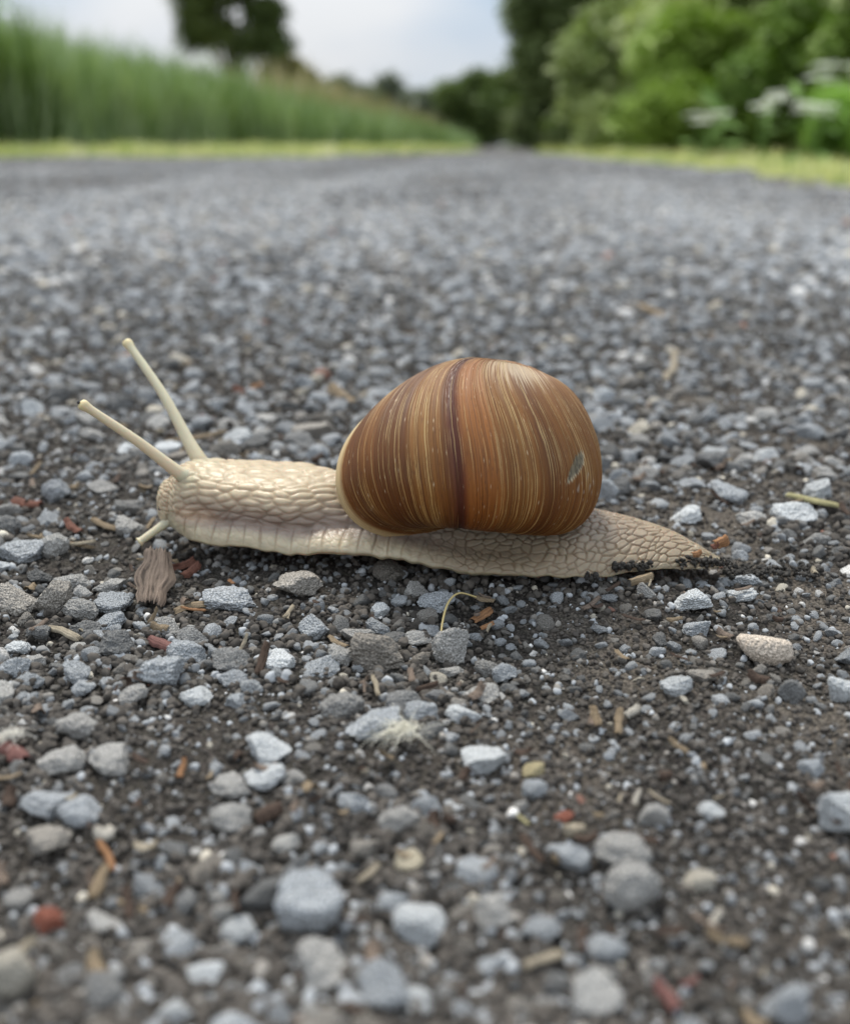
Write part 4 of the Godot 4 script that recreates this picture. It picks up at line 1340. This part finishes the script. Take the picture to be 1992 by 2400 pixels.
# x, z, width, height, depth (mm), tone, label of the stones that stand out
const STONES := [
	[-30.1, -135.4, 7.5, 2.8, 6.1, "blue", "pale blue-grey angular stone beside the bark chip, flat on top"],
	[-19.9, -138.8, 7.5, 2.9, 6.2, "warm", "long two-toned stone, tan at one end, below the snail's neck"],
	[1.8, -134.7, 5.6, 2.1, 4.6, "blue", "lumpy blue-grey stone just below the middle of the foot"],
	[40.0, -133.9, 5.9, 2.7, 4.9, "pale", "bright pale grey stone lying below the snail's tail"],
	[-6.1, -118.5, 7.5, 4.0, 6.2, "brown", "dull brownish stone half sunk in soil, widest below the shell"],
	[3.6, -120.7, 5.1, 4.2, 4.2, "grey", "upright grey angular stone touching the curved yellow stem"],
	[10.6, -114.1, 3.2, 2.0, 2.7, "blue", "small knobbly grey stone beside bare soil below the shell"],
	[-2.6, -107.0, 5.2, 2.0, 4.3, "dark", "dark slate stone with a straight top edge above the wedge"],
	[-6.2, -99.5, 6.4, 2.4, 5.2, "blue", "large blue-grey wedge-shaped stone behind the white fluff"],
	[-0.4, -104.0, 4.5, 1.7, 3.7, "blue", "thin flat wedge stone lying under the dark slate stone"],
	[4.7, -103.4, 4.3, 1.6, 3.5, "pale", "pale grey smooth stone behind the fluff, beside the thin wedge"],
	[7.1, -108.8, 4.7, 1.8, 3.8, "grey", "rough grey stone with a tilted top, beyond the pale smooth one"],
	[-34.7, -112.0, 6.1, 3.1, 5.0, "blue", "triangular bluish stone with a sharp point, below the bark chip"],
	[-32.8, -119.2, 5.1, 2.4, 4.1, "blue", "smooth blue-grey stone just behind the triangular one"],
	[-26.3, -116.9, 5.6, 2.1, 4.6, "dark", "low dark rounded stone beside the smooth blue-grey stone"],
	[-19.9, -116.5, 5.0, 1.9, 4.1, "pale", "flat slab-like stone with pale top beside the brown bark shred"],
	[-42.6, -120.4, 5.1, 2.8, 4.2, "dark", "dark faceted stone next to the red scale below the bark chip"],
	[-56.6, -134.3, 5.7, 4.5, 4.6, "warm", "big rounded tan-grey stone behind the pale splinter"],
	[-47.6, -134.8, 5.7, 2.4, 4.7, "blue", "blunt blue-grey block leaning towards the bark chip"],
	[-56.5, -143.7, 6.0, 2.3, 4.9, "grey", "speckled grey stone behind the big rounded tan-grey one"],
	[-50.4, -141.7, 4.8, 2.0, 4.0, "grey", "grey mottled stone tucked behind the blunt block"],
	[-68.7, -153.9, 8.5, 3.2, 7.0, "blue", "long lying blue-grey stone at the picture's edge near the feelers"],
	[-63.7, -155.2, 5.2, 3.6, 4.3, "grey", "grey stone leaning against the long lying one"],
	[-75.2, -163.6, 4.9, 3.2, 4.0, "dark", "dark cornered stone behind the long lying one"],
	[-53.7, -164.4, 5.5, 2.9, 4.5, "grey", "tilted block with dark underside near the lower feeler"],
	[-73.0, -182.7, 6.0, 3.8, 4.9, "blue", "blue-grey stone below the feelers, squarish face"],
	[-65.0, -186.7, 6.1, 2.3, 5.0, "grey", "smooth flat pebble straight below the near feeler"],
	[-28.9, -107.7, 4.5, 1.7, 3.7, "pale", "pale bluish stone in front of the triangular one"],
	[-25.0, -111.9, 3.6, 1.6, 2.9, "blue", "egg-sized-looking round blue pebble before the low dark stone"],
	[-44.3, -110.3, 3.9, 1.5, 3.2, "blue", "low blue-grey pebble with flat top, below the white pebble"],
	[-40.9, -99.7, 5.4, 2.0, 4.4, "grey", "long grey stone with a ridge in the open gravel"],
	[-40.8, -92.9, 5.3, 2.4, 4.3, "grey", "big grey stone with shadowed front near the pink tuft"],
	[-35.0, -92.6, 5.5, 2.1, 4.5, "grey", "grey double-humped stone beside the big shadowed one"],
	[-18.0, -95.0, 5.2, 2.0, 4.2, "pale", "pale oval stone with rough face, upper of a pair"],
	[-17.6, -90.5, 4.6, 1.8, 3.8, "pale", "pale oval stone, lower of a pair one above the other"],
	[-21.1, -89.1, 4.4, 1.7, 3.6, "grey", "thin grey lens-shaped stone beside the oval pair"],
	[6.6, -93.7, 5.1, 1.9, 4.2, "pale", "bone-shaped pale stone in front of the white fluff"],
	[11.9, -88.9, 3.0, 1.6, 2.4, "blue", "rounded blue-grey pebble below the yellow-tan pebble"],
	[23.4, -83.0, 3.1, 2.3, 2.6, "grey", "grey stone with dark foot standing below the white sliver"],
	[42.6, -82.7, 4.8, 4.1, 4.0, "pale", "large smooth pale stone cut by the picture's edge"],
	[19.2, -77.1, 5.3, 2.9, 4.4, "grey", "large grey stone, the farther of two that touch"],
	[18.9, -71.6, 4.9, 3.8, 4.0, "grey", "large grey stone, the nearer of two that touch"],
	[14.0, -77.2, 4.1, 2.2, 3.4, "blue", "bluish stone with notch beside the two large touching ones"],
	[5.1, -75.1, 4.3, 1.6, 3.5, "blue", "blue-grey block-shaped stone above a heap of three"],
	[6.6, -69.7, 3.7, 2.0, 3.0, "grey", "rounded blurred stone at the front of the heap of three"],
	[0.2, -69.2, 5.4, 2.0, 4.4, "pale", "whitish wide blurred stone left of the heap of three"],
	[-10.4, -70.9, 6.0, 4.2, 4.9, "blue", "largest pale blue stone, blurred, under the orange curl"],
	[-39.9, -85.8, 5.3, 2.0, 4.3, "blue", "long blue-grey stone pointing at the white chip"],
	[-35.9, -84.3, 4.7, 2.0, 3.9, "blue", "blue-grey stone with a sloping face beside the white chip"],
	[-38.3, -80.6, 5.1, 1.9, 4.2, "warm", "two-toned stone with pale stripe, under the sloping one"],
	[-7.6, -85.9, 3.2, 2.0, 2.6, "blue", "lone bluish stone standing in soil below the fluff"],
	[0.2, -84.7, 3.2, 2.0, 2.6, "blue", "blue-grey angular pebble between soil and the red pebble"],
	[-20.1, -83.4, 4.4, 2.4, 3.6, "grey", "grey crumbly stone below the thin lens-shaped one"],
	[-14.0, -80.0, 2.8, 1.4, 2.3, "white", "whitish round pebble with shadowed side"],
	[32.2, -109.4, 3.9, 2.4, 3.2, "pale", "pale bumpy stone before the ridged tan pebble, with dark base"],
	[36.6, -112.7, 3.7, 1.4, 3.1, "warm", "brownish stone behind the pale bumpy one"],
	[46.9, -109.1, 3.3, 2.8, 2.7, "dark", "dark upright stone close to the ridged tan pebble"],
	[53.3, -108.6, 3.6, 2.9, 3.0, "pale", "white-speckled stone at the picture's edge past the tan pebble"],
	[-34.1, -61.8, 4.3, 3.7, 3.5, "beige", "big beige stone, very blurred, in the near corner"],
	[-19.0, -64.0, 3.4, 1.3, 2.8, "pale", "pale blurred stone in the bare near soil"],
	[-3.3, -61.7, 4.6, 3.3, 3.8, "blue", "big blurred blue-grey stone near the lower edge"],
	[28.5, -58.8, 3.7, 3.1, 3.0, "blue", "blurred pointed bluish stone near the far lower corner"],
	[-5.9, -79.6, 3.2, 1.3, 2.6, "warm", "tan round pebble near the cream cornered one"],
	[29.7, -83.9, 2.8, 1.1, 2.3, "pale", "small pale lens of stone in open soil"],
	[10.3, -67.7, 3.4, 1.5, 2.8, "blue", "bluish blurred stone in front of the two touching ones"],
	[15.6, -65.8, 3.6, 1.6, 2.9, "blue", "bluish blurred stone beside the pale long splinter"],
	[25.7, -73.5, 3.1, 1.2, 2.6, "beige", "flat oval beige pebble beyond the touching stones"],
	[-1.5, -76.8, 2.7, 1.4, 2.2, "cream", "cream cornered pebble beside the pale stick"],
	[12.2, -92.2, 2.8, 1.1, 2.3, "yellow", "yellow-tan pebble beyond the rounded blue-grey one"],
	[14.5, -84.2, 2.1, 0.8, 1.8, "red", "brick-red oval pebble lying in open soil"],
	[-33.7, -68.9, 2.8, 2.4, 2.3, "red", "brick-red long pebble, blurred, near the lower corner"],
	[-5.7, -146.2, 5.8, 2.5, 4.7, "brown", "brownish stone sticking out under the arched foot"],
	[-16.0, -125.9, 4.5, 3.1, 3.7, "blue", "blue-grey rough stone below the two-toned one"],
	[-11.5, -117.9, 3.7, 2.7, 3.1, "grey", "grey stone with tan speck beside the half-sunk brown one"],
	[-48.9, -122.2, 2.1, 1.1, 1.7, "white", "small white pebble beneath the pale splinter"],
	[35.7, -182.2, 4.8, 4.1, 4.0, "blue", "blue-grey stone peeping out behind the shell"],
	[59.4, -180.4, 7.3, 2.8, 6.0, "blue", "blurred blue-grey stone behind the tail, nearer the straw"],
	[49.2, -172.1, 6.1, 2.4, 5.0, "pale", "pale blurred stone behind the tail"],
	[68.8, -170.3, 8.0, 3.1, 6.6, "pale", "pale blurred stone just in front of the yellow straw"],
	[-27.6, -230.1, 10.0, 3.8, 8.2, "warm", "blurred tan-grey stone between feelers and shell"],
	[-28.8, -219.6, 8.7, 3.3, 7.1, "dark", "dark blurred stone behind the snail's neck"],
]
const ORDER := ["nearest", "second", "third", "fourth", "fifth", "sixth", "seventh", "eighth", "ninth", "tenth", "eleventh", "twelfth", "thirteenth", "fourteenth", "fifteenth", "sixteenth", "seventeenth", "eighteenth", "nineteenth", "twentieth"]
var laid := {}
var placed := []


func make_stock() -> void:
	var r := RandomNumberGenerator.new()
	r.seed = 90
	mats["big"] = []
	for k in 18:
		mats["big"].append(stone_mesh(5, r, r.randi_range(8, 12), r.randf_range(24.0, 44.0), 0.085))
	mats["round"] = []
	for k in 6:
		mats["round"].append(stone_mesh(4, r, 7, 9.0, 0.08))
	mats["small"] = []
	for k in 10:
		mats["small"].append(stone_mesh(3 if k < 4 else 2, r, 9, 28.0, 0.11))
	mats["grit"] = []
	for k in 5:
		mats["grit"].append(stone_mesh(2, r, 8, 22.0, 0.12))


func key_of(x: float, z: float) -> Vector2i:
	return Vector2i(floori(x / 10.0), floori(z / 10.0))


func free_at(x: float, z: float, r: float, part_: float) -> bool:
	var c := key_of(x, z)
	for i in range(-1, 2):
		for j in range(-1, 2):
			for s in laid.get(c + Vector2i(i, j), []):
				if Vector2(x - s.x, z - s.y).length() < (r + s.z) * part_:
					return false
	return true


func lay(x: float, z: float, r: float) -> void:
	var c := key_of(x, z)
	if not laid.has(c):
		laid[c] = []
	laid[c].append(Vector3(x, z, r))


# half the width of the foot at x, and its midline; 0 beyond its ends
func foot_at(x: float) -> Vector2:
	if x < -44.0 or x > 48.4:
		return Vector2(-155, 0)
	for i in BODY.size() - 1:
		if x <= BODY[i + 1][0]:
			var f: float = (x - BODY[i][0]) / (BODY[i + 1][0] - BODY[i][0])
			return Vector2(lerpf(BODY[i][1], BODY[i + 1][1], f), lerpf(BODY[i][4], BODY[i + 1][4], f))
	return Vector2(-155, 0)


func put_stone(x: float, z: float, dims: Vector3, tone: String, shade: float, label: String, round_: bool, r: RandomNumberGenerator, tipped: float) -> void:
	var stock: Array = mats["round"] if round_ else mats["big"]
	var c: Array = TONES[tone]
	var step := roundi(shade * 3.0)
	var m := stone_material("stone_%s_%d" % [tone, step], Color(c[0], c[1], c[2]) * (1.0 + 0.10 * step), 0.13 * step, 0.10, 0.035)
	var y := soil(x * MM, z * MM) / MM + dims.y * (0.32 if tipped < 0.2 else 0.18)
	var o := one("stone", stock[r.randi() % stock.size()], m, Vector3(x, y, z) * MM)
	o.basis = Basis.from_euler(Vector3(r.randfn() * tipped, r.randf_range(-0.5, 0.5) + (PI if r.randf() < 0.5 else 0.0), r.randfn() * tipped)) * Basis.from_scale(dims * 0.5 * MM)
	tag(o, label, "stone", "loose stones on the gravel path")


func build_stones() -> void:
	var r := RandomNumberGenerator.new()
	r.seed = 77
	for s in STONES:
		var tone: String = s[5]
		var round_ := tone in ["white", "beige", "red", "yellow"]
		put_stone(s[0], s[1], Vector3(s[2], s[3] * 1.25, s[4]) * 1.06, tone, r.randf_range(-0.3, 0.3), s[6], round_, r, 0.12)
		lay(s[0], s[1], s[2] * 0.46)
	# the ridged tan pebble
	var ridged := stone_mesh(5, r, 3, 7.0, 0.03, true)
	var o := one("pebble", ridged, stone_material("tan_pebble", Color(0.80, 0.68, 0.56), 0.0, 0.1, 0.012), Vector3(46.9, soil(0.0469, -0.1197) / MM + 1.2, -119.7) * MM)
	o.basis = Basis.from_euler(Vector3(0.15, -0.25, -0.12)) * Basis.from_scale(Vector3(8.0, 4.4, 5.4) * 0.5 * MM)
	tag(o, "ridged tan pebble like a little nut, in the bare soil beyond the tail", "pebble")
	lay(46.9, -119.7, 4.0)
	landmarks.append([Vector3(46.9, 1, -119.7), "the ridged tan pebble"])
	landmarks.append([Vector3(-44, 1, -150), "the snail's chin"])
	landmarks.append([Vector3(49, 1, -145), "the tip of the snail's tail"])
	landmarks.append([Vector3(0, 1, -139), "the middle of the snail's foot"])
	landmarks.append([Vector3(-2.4, 1, -97.5), "the larger seed fluff"])
	landmarks.append([Vector3(-11.0, 1, -69.0), "the largest pale blue stone"])
	landmarks.append([Vector3(22.0, 1, -72.0), "the two large touching stones"])
	landmarks.append([Vector3(12.0, 1, -81.0), "the brick-red oval pebble"])
	landmarks.append([Vector3(-40.0, 1, -66.0), "the brick-red long pebble"])
	landmarks.append([Vector3(-36.7, 1, -112.5), "the triangular bluish stone"])
	landmarks.append([Vector3(-32.2, 1, -81.0), "the white chip"])
	landmarks.append([Vector3(34.0, 1, -82.0), "the large smooth pale stone"])
	landmarks.append([Vector3(22.3, 1, -85.5), "the upright white sliver"])
	landmarks.append([Vector3(-2.5, 1, -58.5), "the big blurred blue-grey stone"])
	landmarks.append([Vector3(25.5, 1, -103.8), "the white ragged flake"])
	landmarks.append([Vector3(-21.0, 1, -93.0), "the pair of pale oval stones"])
	landmarks.append([Vector3(33.0, 1, -56.5), "the blurred pointed bluish stone"])
	for d in DEBRIS:
		lay((d[0] + d[2]) * 0.5, (d[1] + d[3]) * 0.5, minf(d[4] * 0.6 + 0.4, 3.5))


# bare trodden soil, where few stones lie
func bare(x: float, z: float) -> float:
	var k := 0.5 + 0.5 * n_low.get_noise_2d(x * 0.022 + 4.0, z * 0.022)
	var b := smoothstep(0.42, 0.72, k)
	var d := -z
	b = maxf(b, smoothstep(-2.0, 14.0, x - (130.0 - d) * 0.05) * smoothstep(145.0, 130.0, d) * smoothstep(45.0, 62.0, d) * 0.97)
	return b * smoothstep(420.0, 180.0, d)


func tint(r: RandomNumberGenerator, dark_: float) -> Color:
	var p := r.randf()
	var c := Color(0.385, 0.40, 0.415)
	if p < 0.035:
		c = Color(0.58, 0.53, 0.44)
	elif p < 0.038:
		c = Color(0.38, 0.20, 0.15)
	elif p < 0.075:
		c = Color(0.75, 0.73, 0.70)
	elif p < 0.22:
		c = Color(0.27, 0.25, 0.225)
	elif p < 0.45:
		c = Color(0.21, 0.208, 0.203)
	c = c * r.randf_range(0.7, 1.3) * dark_
	c.a = 1.0
	return c


func build_gravel() -> void:
	var r := RandomNumberGenerator.new()
	r.seed = 5
	# loose stones; the ones that show largest become things of their own
	var loose := []
	for pass_ in 4:
		var tries: int = [8600, 19500, 21000, 35000][pass_]
		for k in tries:
			var d := 46.0 + 1000.0 * pow(r.randf(), 1.75)
			var x := r.randf_range(-1, 1) * (0.56 * d + 42.0)
			var size: float = [r.randf_range(5.0, 7.6), r.randf_range(3.2, 5.2), r.randf_range(2.1, 3.2), r.randf_range(1.2, 2.1)][pass_]
			if d < 105.0:
				size *= 0.72
			if r.randf() < bare(x, -d) * (0.97 if pass_ < 2 else 0.75 if pass_ == 2 else 0.45):
				continue
			if r.randf() > lerpf([0.07, 0.24, 0.5, 0.9][pass_], [1.0, 1.0, 1.0, 0.4][pass_], smoothstep(130.0, 260.0, d)):
				continue
			var ft := foot_at(x)
			if ft.y > 0.0 and absf(-d - ft.x) < ft.y + size * 0.35 and size > 2.6:
				continue
			if not free_at(x, -d, size * 0.46, 0.86):
				continue
			lay(x, -d, size * 0.46)
			loose.append([size / d if absf(x) < 0.41 * d + 11.0 and d > 57.0 else 0.0, x, -d, size])
	loose.sort_custom(func(a, b): return a[0] > b[0])
	var single := 300 - STONES.size()
	var spots := []
	var shades := []
	for i in mini(single, loose.size()):
		shades.append(["blue", "blue", "grey", "grey", "dark", "dark", "pale", "warm", "grey", "brown"][r.randi() % 10])
		spots.append([i, loose[i][1], loose[i][2], shades[i]])
	var labels := stone_labels(spots)
	var gravel := Node3D.new()
	gravel.name = numbered("gravel")
	add_child(gravel)
	tag(gravel, "grey gravel and grit covering the path between the larger stones", "gravel", "", "stuff")
	var where := []
	var tints := []
	for k in 10:
		where.append([])
		tints.append(PackedColorArray())
	for i in loose.size():
		var s: Array = loose[i]
		var size: float = s[3]
		var dims := Vector3(size, size * r.randf_range(0.42, 0.75), size * r.randf_range(0.65, 1.0))
		if i < single:
			var tone: String = shades[i]
			put_stone(s[1], s[2], dims, tone, r.randf_range(-1.0, 1.0), labels[i], false, r, 0.4)
			continue
		var k := r.randi() % 10
		var at := Vector3(s[1], soil(s[1] * MM, s[2] * MM) / MM + dims.y * 0.14, s[2])
		where[k].append(Transform3D(Basis.from_euler(Vector3(r.randfn() * 0.5, r.randf() * TAU, r.randfn() * 0.5)) * Basis.from_scale(dims * 0.5 * MM), at * MM))
		tints[k].append(tint(r, 1.0))
	var gm := StandardMaterial3D.new()
	gm.resource_name = "gravel"
	gm.vertex_color_use_as_albedo = true
	gm.albedo_texture = mats["speckle"]
	gm.uv1_triplanar = true
	gm.uv1_scale = Vector3.ONE * 0.08
	gm.heightmap_enabled = true
	gm.heightmap_texture = mats["speckle_height"]
	gm.heightmap_scale = 0.016
	gm.roughness = 0.75
	gm.metallic_specular = 0.4
	for k in 10:
		many("small_stones", mats["small"][k], gm, where[k], tints[k], gravel)
	# grit in between
	var fm := StandardMaterial3D.new()
	fm.resource_name = "grit"
	fm.vertex_color_use_as_albedo = true
	fm.roughness = 0.8
	fm.metallic_specular = 0.35
	for k in 5:
		var a := []
		var t := PackedColorArray()
		for n in 21000:
			var d := 46.0 + 460.0 * pow(r.randf(), 1.9)
			var x := r.randf_range(-1, 1) * (0.54 * d + 32.0)
			var size := (0.45 + 1.5 * pow(r.randf(), 2.4)) * (1.0 - 0.35 * bare(x, -d))
			if d > 160.0:
				size *= 1.35
			var at := Vector3(x, soil(x * MM, -d * MM) / MM + size * 0.16, -d)
			a.append(Transform3D(Basis.from_euler(Vector3(r.randf() * TAU, r.randf() * TAU, r.randf() * TAU)) * Basis.from_scale(Vector3(1, r.randf_range(0.6, 1), r.randf_range(0.7, 1)) * size * 0.5 * MM), at * MM))
			var soilish := Color(0.068, 0.060, 0.052) * r.randf_range(0.6, 1.5)
			soilish.a = 1.0
			t.append(soilish if r.randf() < 0.86 else tint(r, 0.8))
		many("grit", mats["grit"][k], fm, a, t, gravel)
	# farther off along the path
	for k in 5:
		var a := []
		var t := PackedColorArray()
		for n in 23000:
			var d := 380.0 + 7000.0 * pow(r.randf(), 1.55)
			if r.randf() > smoothstep(380.0, 1000.0, d):
				continue
			var x := lerpf(maxf(edge_left(d * MM) / MM, -0.58 * d - 90.0), minf(edge_right(d * MM) / MM, 0.58 * d + 90.0), r.randf())
			if n_low.get_noise_2d(x * 0.0013, d * 0.00045) > 0.12 and r.randf() < 0.6:
				continue
			var size := r.randf_range(4.0, 9.0) * (1.0 + d / 9000.0)
			var at := Vector3(x, soil(x * MM, -d * MM) / MM + size * 0.15, -d)
			a.append(Transform3D(Basis.from_euler(Vector3(r.randf() * 0.6, r.randf() * TAU, r.randf() * 0.6)) * Basis.from_scale(Vector3(1, 0.65, 0.9) * size * 0.5 * MM), at * MM))
			t.append(tint(r, lerpf(0.70, 0.68, smoothstep(500.0, 2000.0, d)) * (1.0 + 0.35 * n_low.get_noise_2d((x - 0.065 * d) * 0.0032, d * 0.00022))).lerp(Color(0.21, 0.21, 0.208), 0.45 * smoothstep(500.0, 1800.0, d)))
		many("far_gravel", mats["grit"][k], fm, a, t, gravel)
	# flecks of straw, husk and bark among the gravel
	var flecks := [shred(2.6, 0.7, 0.2, 0.2, 0.1, 0.2, 0.15, Color.WHITE, 61), shred(1.8, 1.2, 0.15, 0.3, 0.4, 0.2, 0.15, Color.WHITE, 62)]
	var litter := Node3D.new()
	litter.name = numbered("litter")
	add_child(litter)
	tag(litter, "tiny flecks of straw, husk and bark strewn over the gravel", "litter", "", "stuff")
	for k in 2:
		var a := []
		var t := PackedColorArray()
		for n in 260:
			var d := 48.0 + 560.0 * pow(r.randf(), 1.5)
			var x := r.randf_range(-1, 1) * (0.46 * d + 10.0)
			var ft := foot_at(x)
			if ft.y > 0.0 and absf(-d - ft.x) < ft.y + 1.0:
				continue
			var at := Vector3(x, soil(x * MM, -d * MM) / MM + 1.2 + 0.8 * r.randf(), -d)
			a.append(Transform3D(Basis.from_euler(Vector3(r.randfn() * 0.4, r.randf() * TAU, r.randfn() * 0.4)) * Basis.from_scale(Vector3.ONE * r.randf_range(0.35, 1.2) * (1.0 + d / 500.0)), at * MM))
			var c: Array = BITS[["tan", "pale", "brown", "brown", "brown", "bark", "bark", "tan"][r.randi() % 8]]
			t.append(Color(c[0], c[1], c[2]))
		many("flecks", flecks[k], bit_material("tan"), a, t, litter)


# what sets each of the lesser stones apart: its shade and its place near something one can find
func stone_labels(spots: Array) -> Dictionary:
	var names := {"blue": "blue-grey", "grey": "mid grey", "dark": "dark grey", "pale": "pale grey", "warm": "tan-grey", "brown": "brownish"}
	var rows := {}
	for s in spots:
		var best: Array = landmarks[0]
		var at := Vector2(s[1], s[2])
		for l in landmarks:
			if at.distance_to(Vector2(l[0].x, l[0].z)) < at.distance_to(Vector2(best[0].x, best[0].z)):
				best = l
		var dx: float = s[1] - best[0].x
		var dz: float = s[2] - best[0].z
		var way := "tailward of" if dx > 0.0 else "headward of"
		if absf(dz) > absf(dx):
			way = "in front of" if dz > 0.0 else "behind"
		var key := "%s stone|%s %s" % [names[s[3]], way, best[1]]
		if not rows.has(key):
			rows[key] = []
		rows[key].append([at.distance_to(Vector2(best[0].x, best[0].z)), s[0]])
	var labels := {}
	for key in rows:
		var row: Array = rows[key]
		row.sort_custom(func(a, b): return a[0] < b[0])
		for k in row.size():
			labels[row[k][1]] = "%s, %s of its shade %s" % [key.get_slice("|", 0), ORDER[mini(k, 19)], key.get_slice("|", 1)]
	return labels
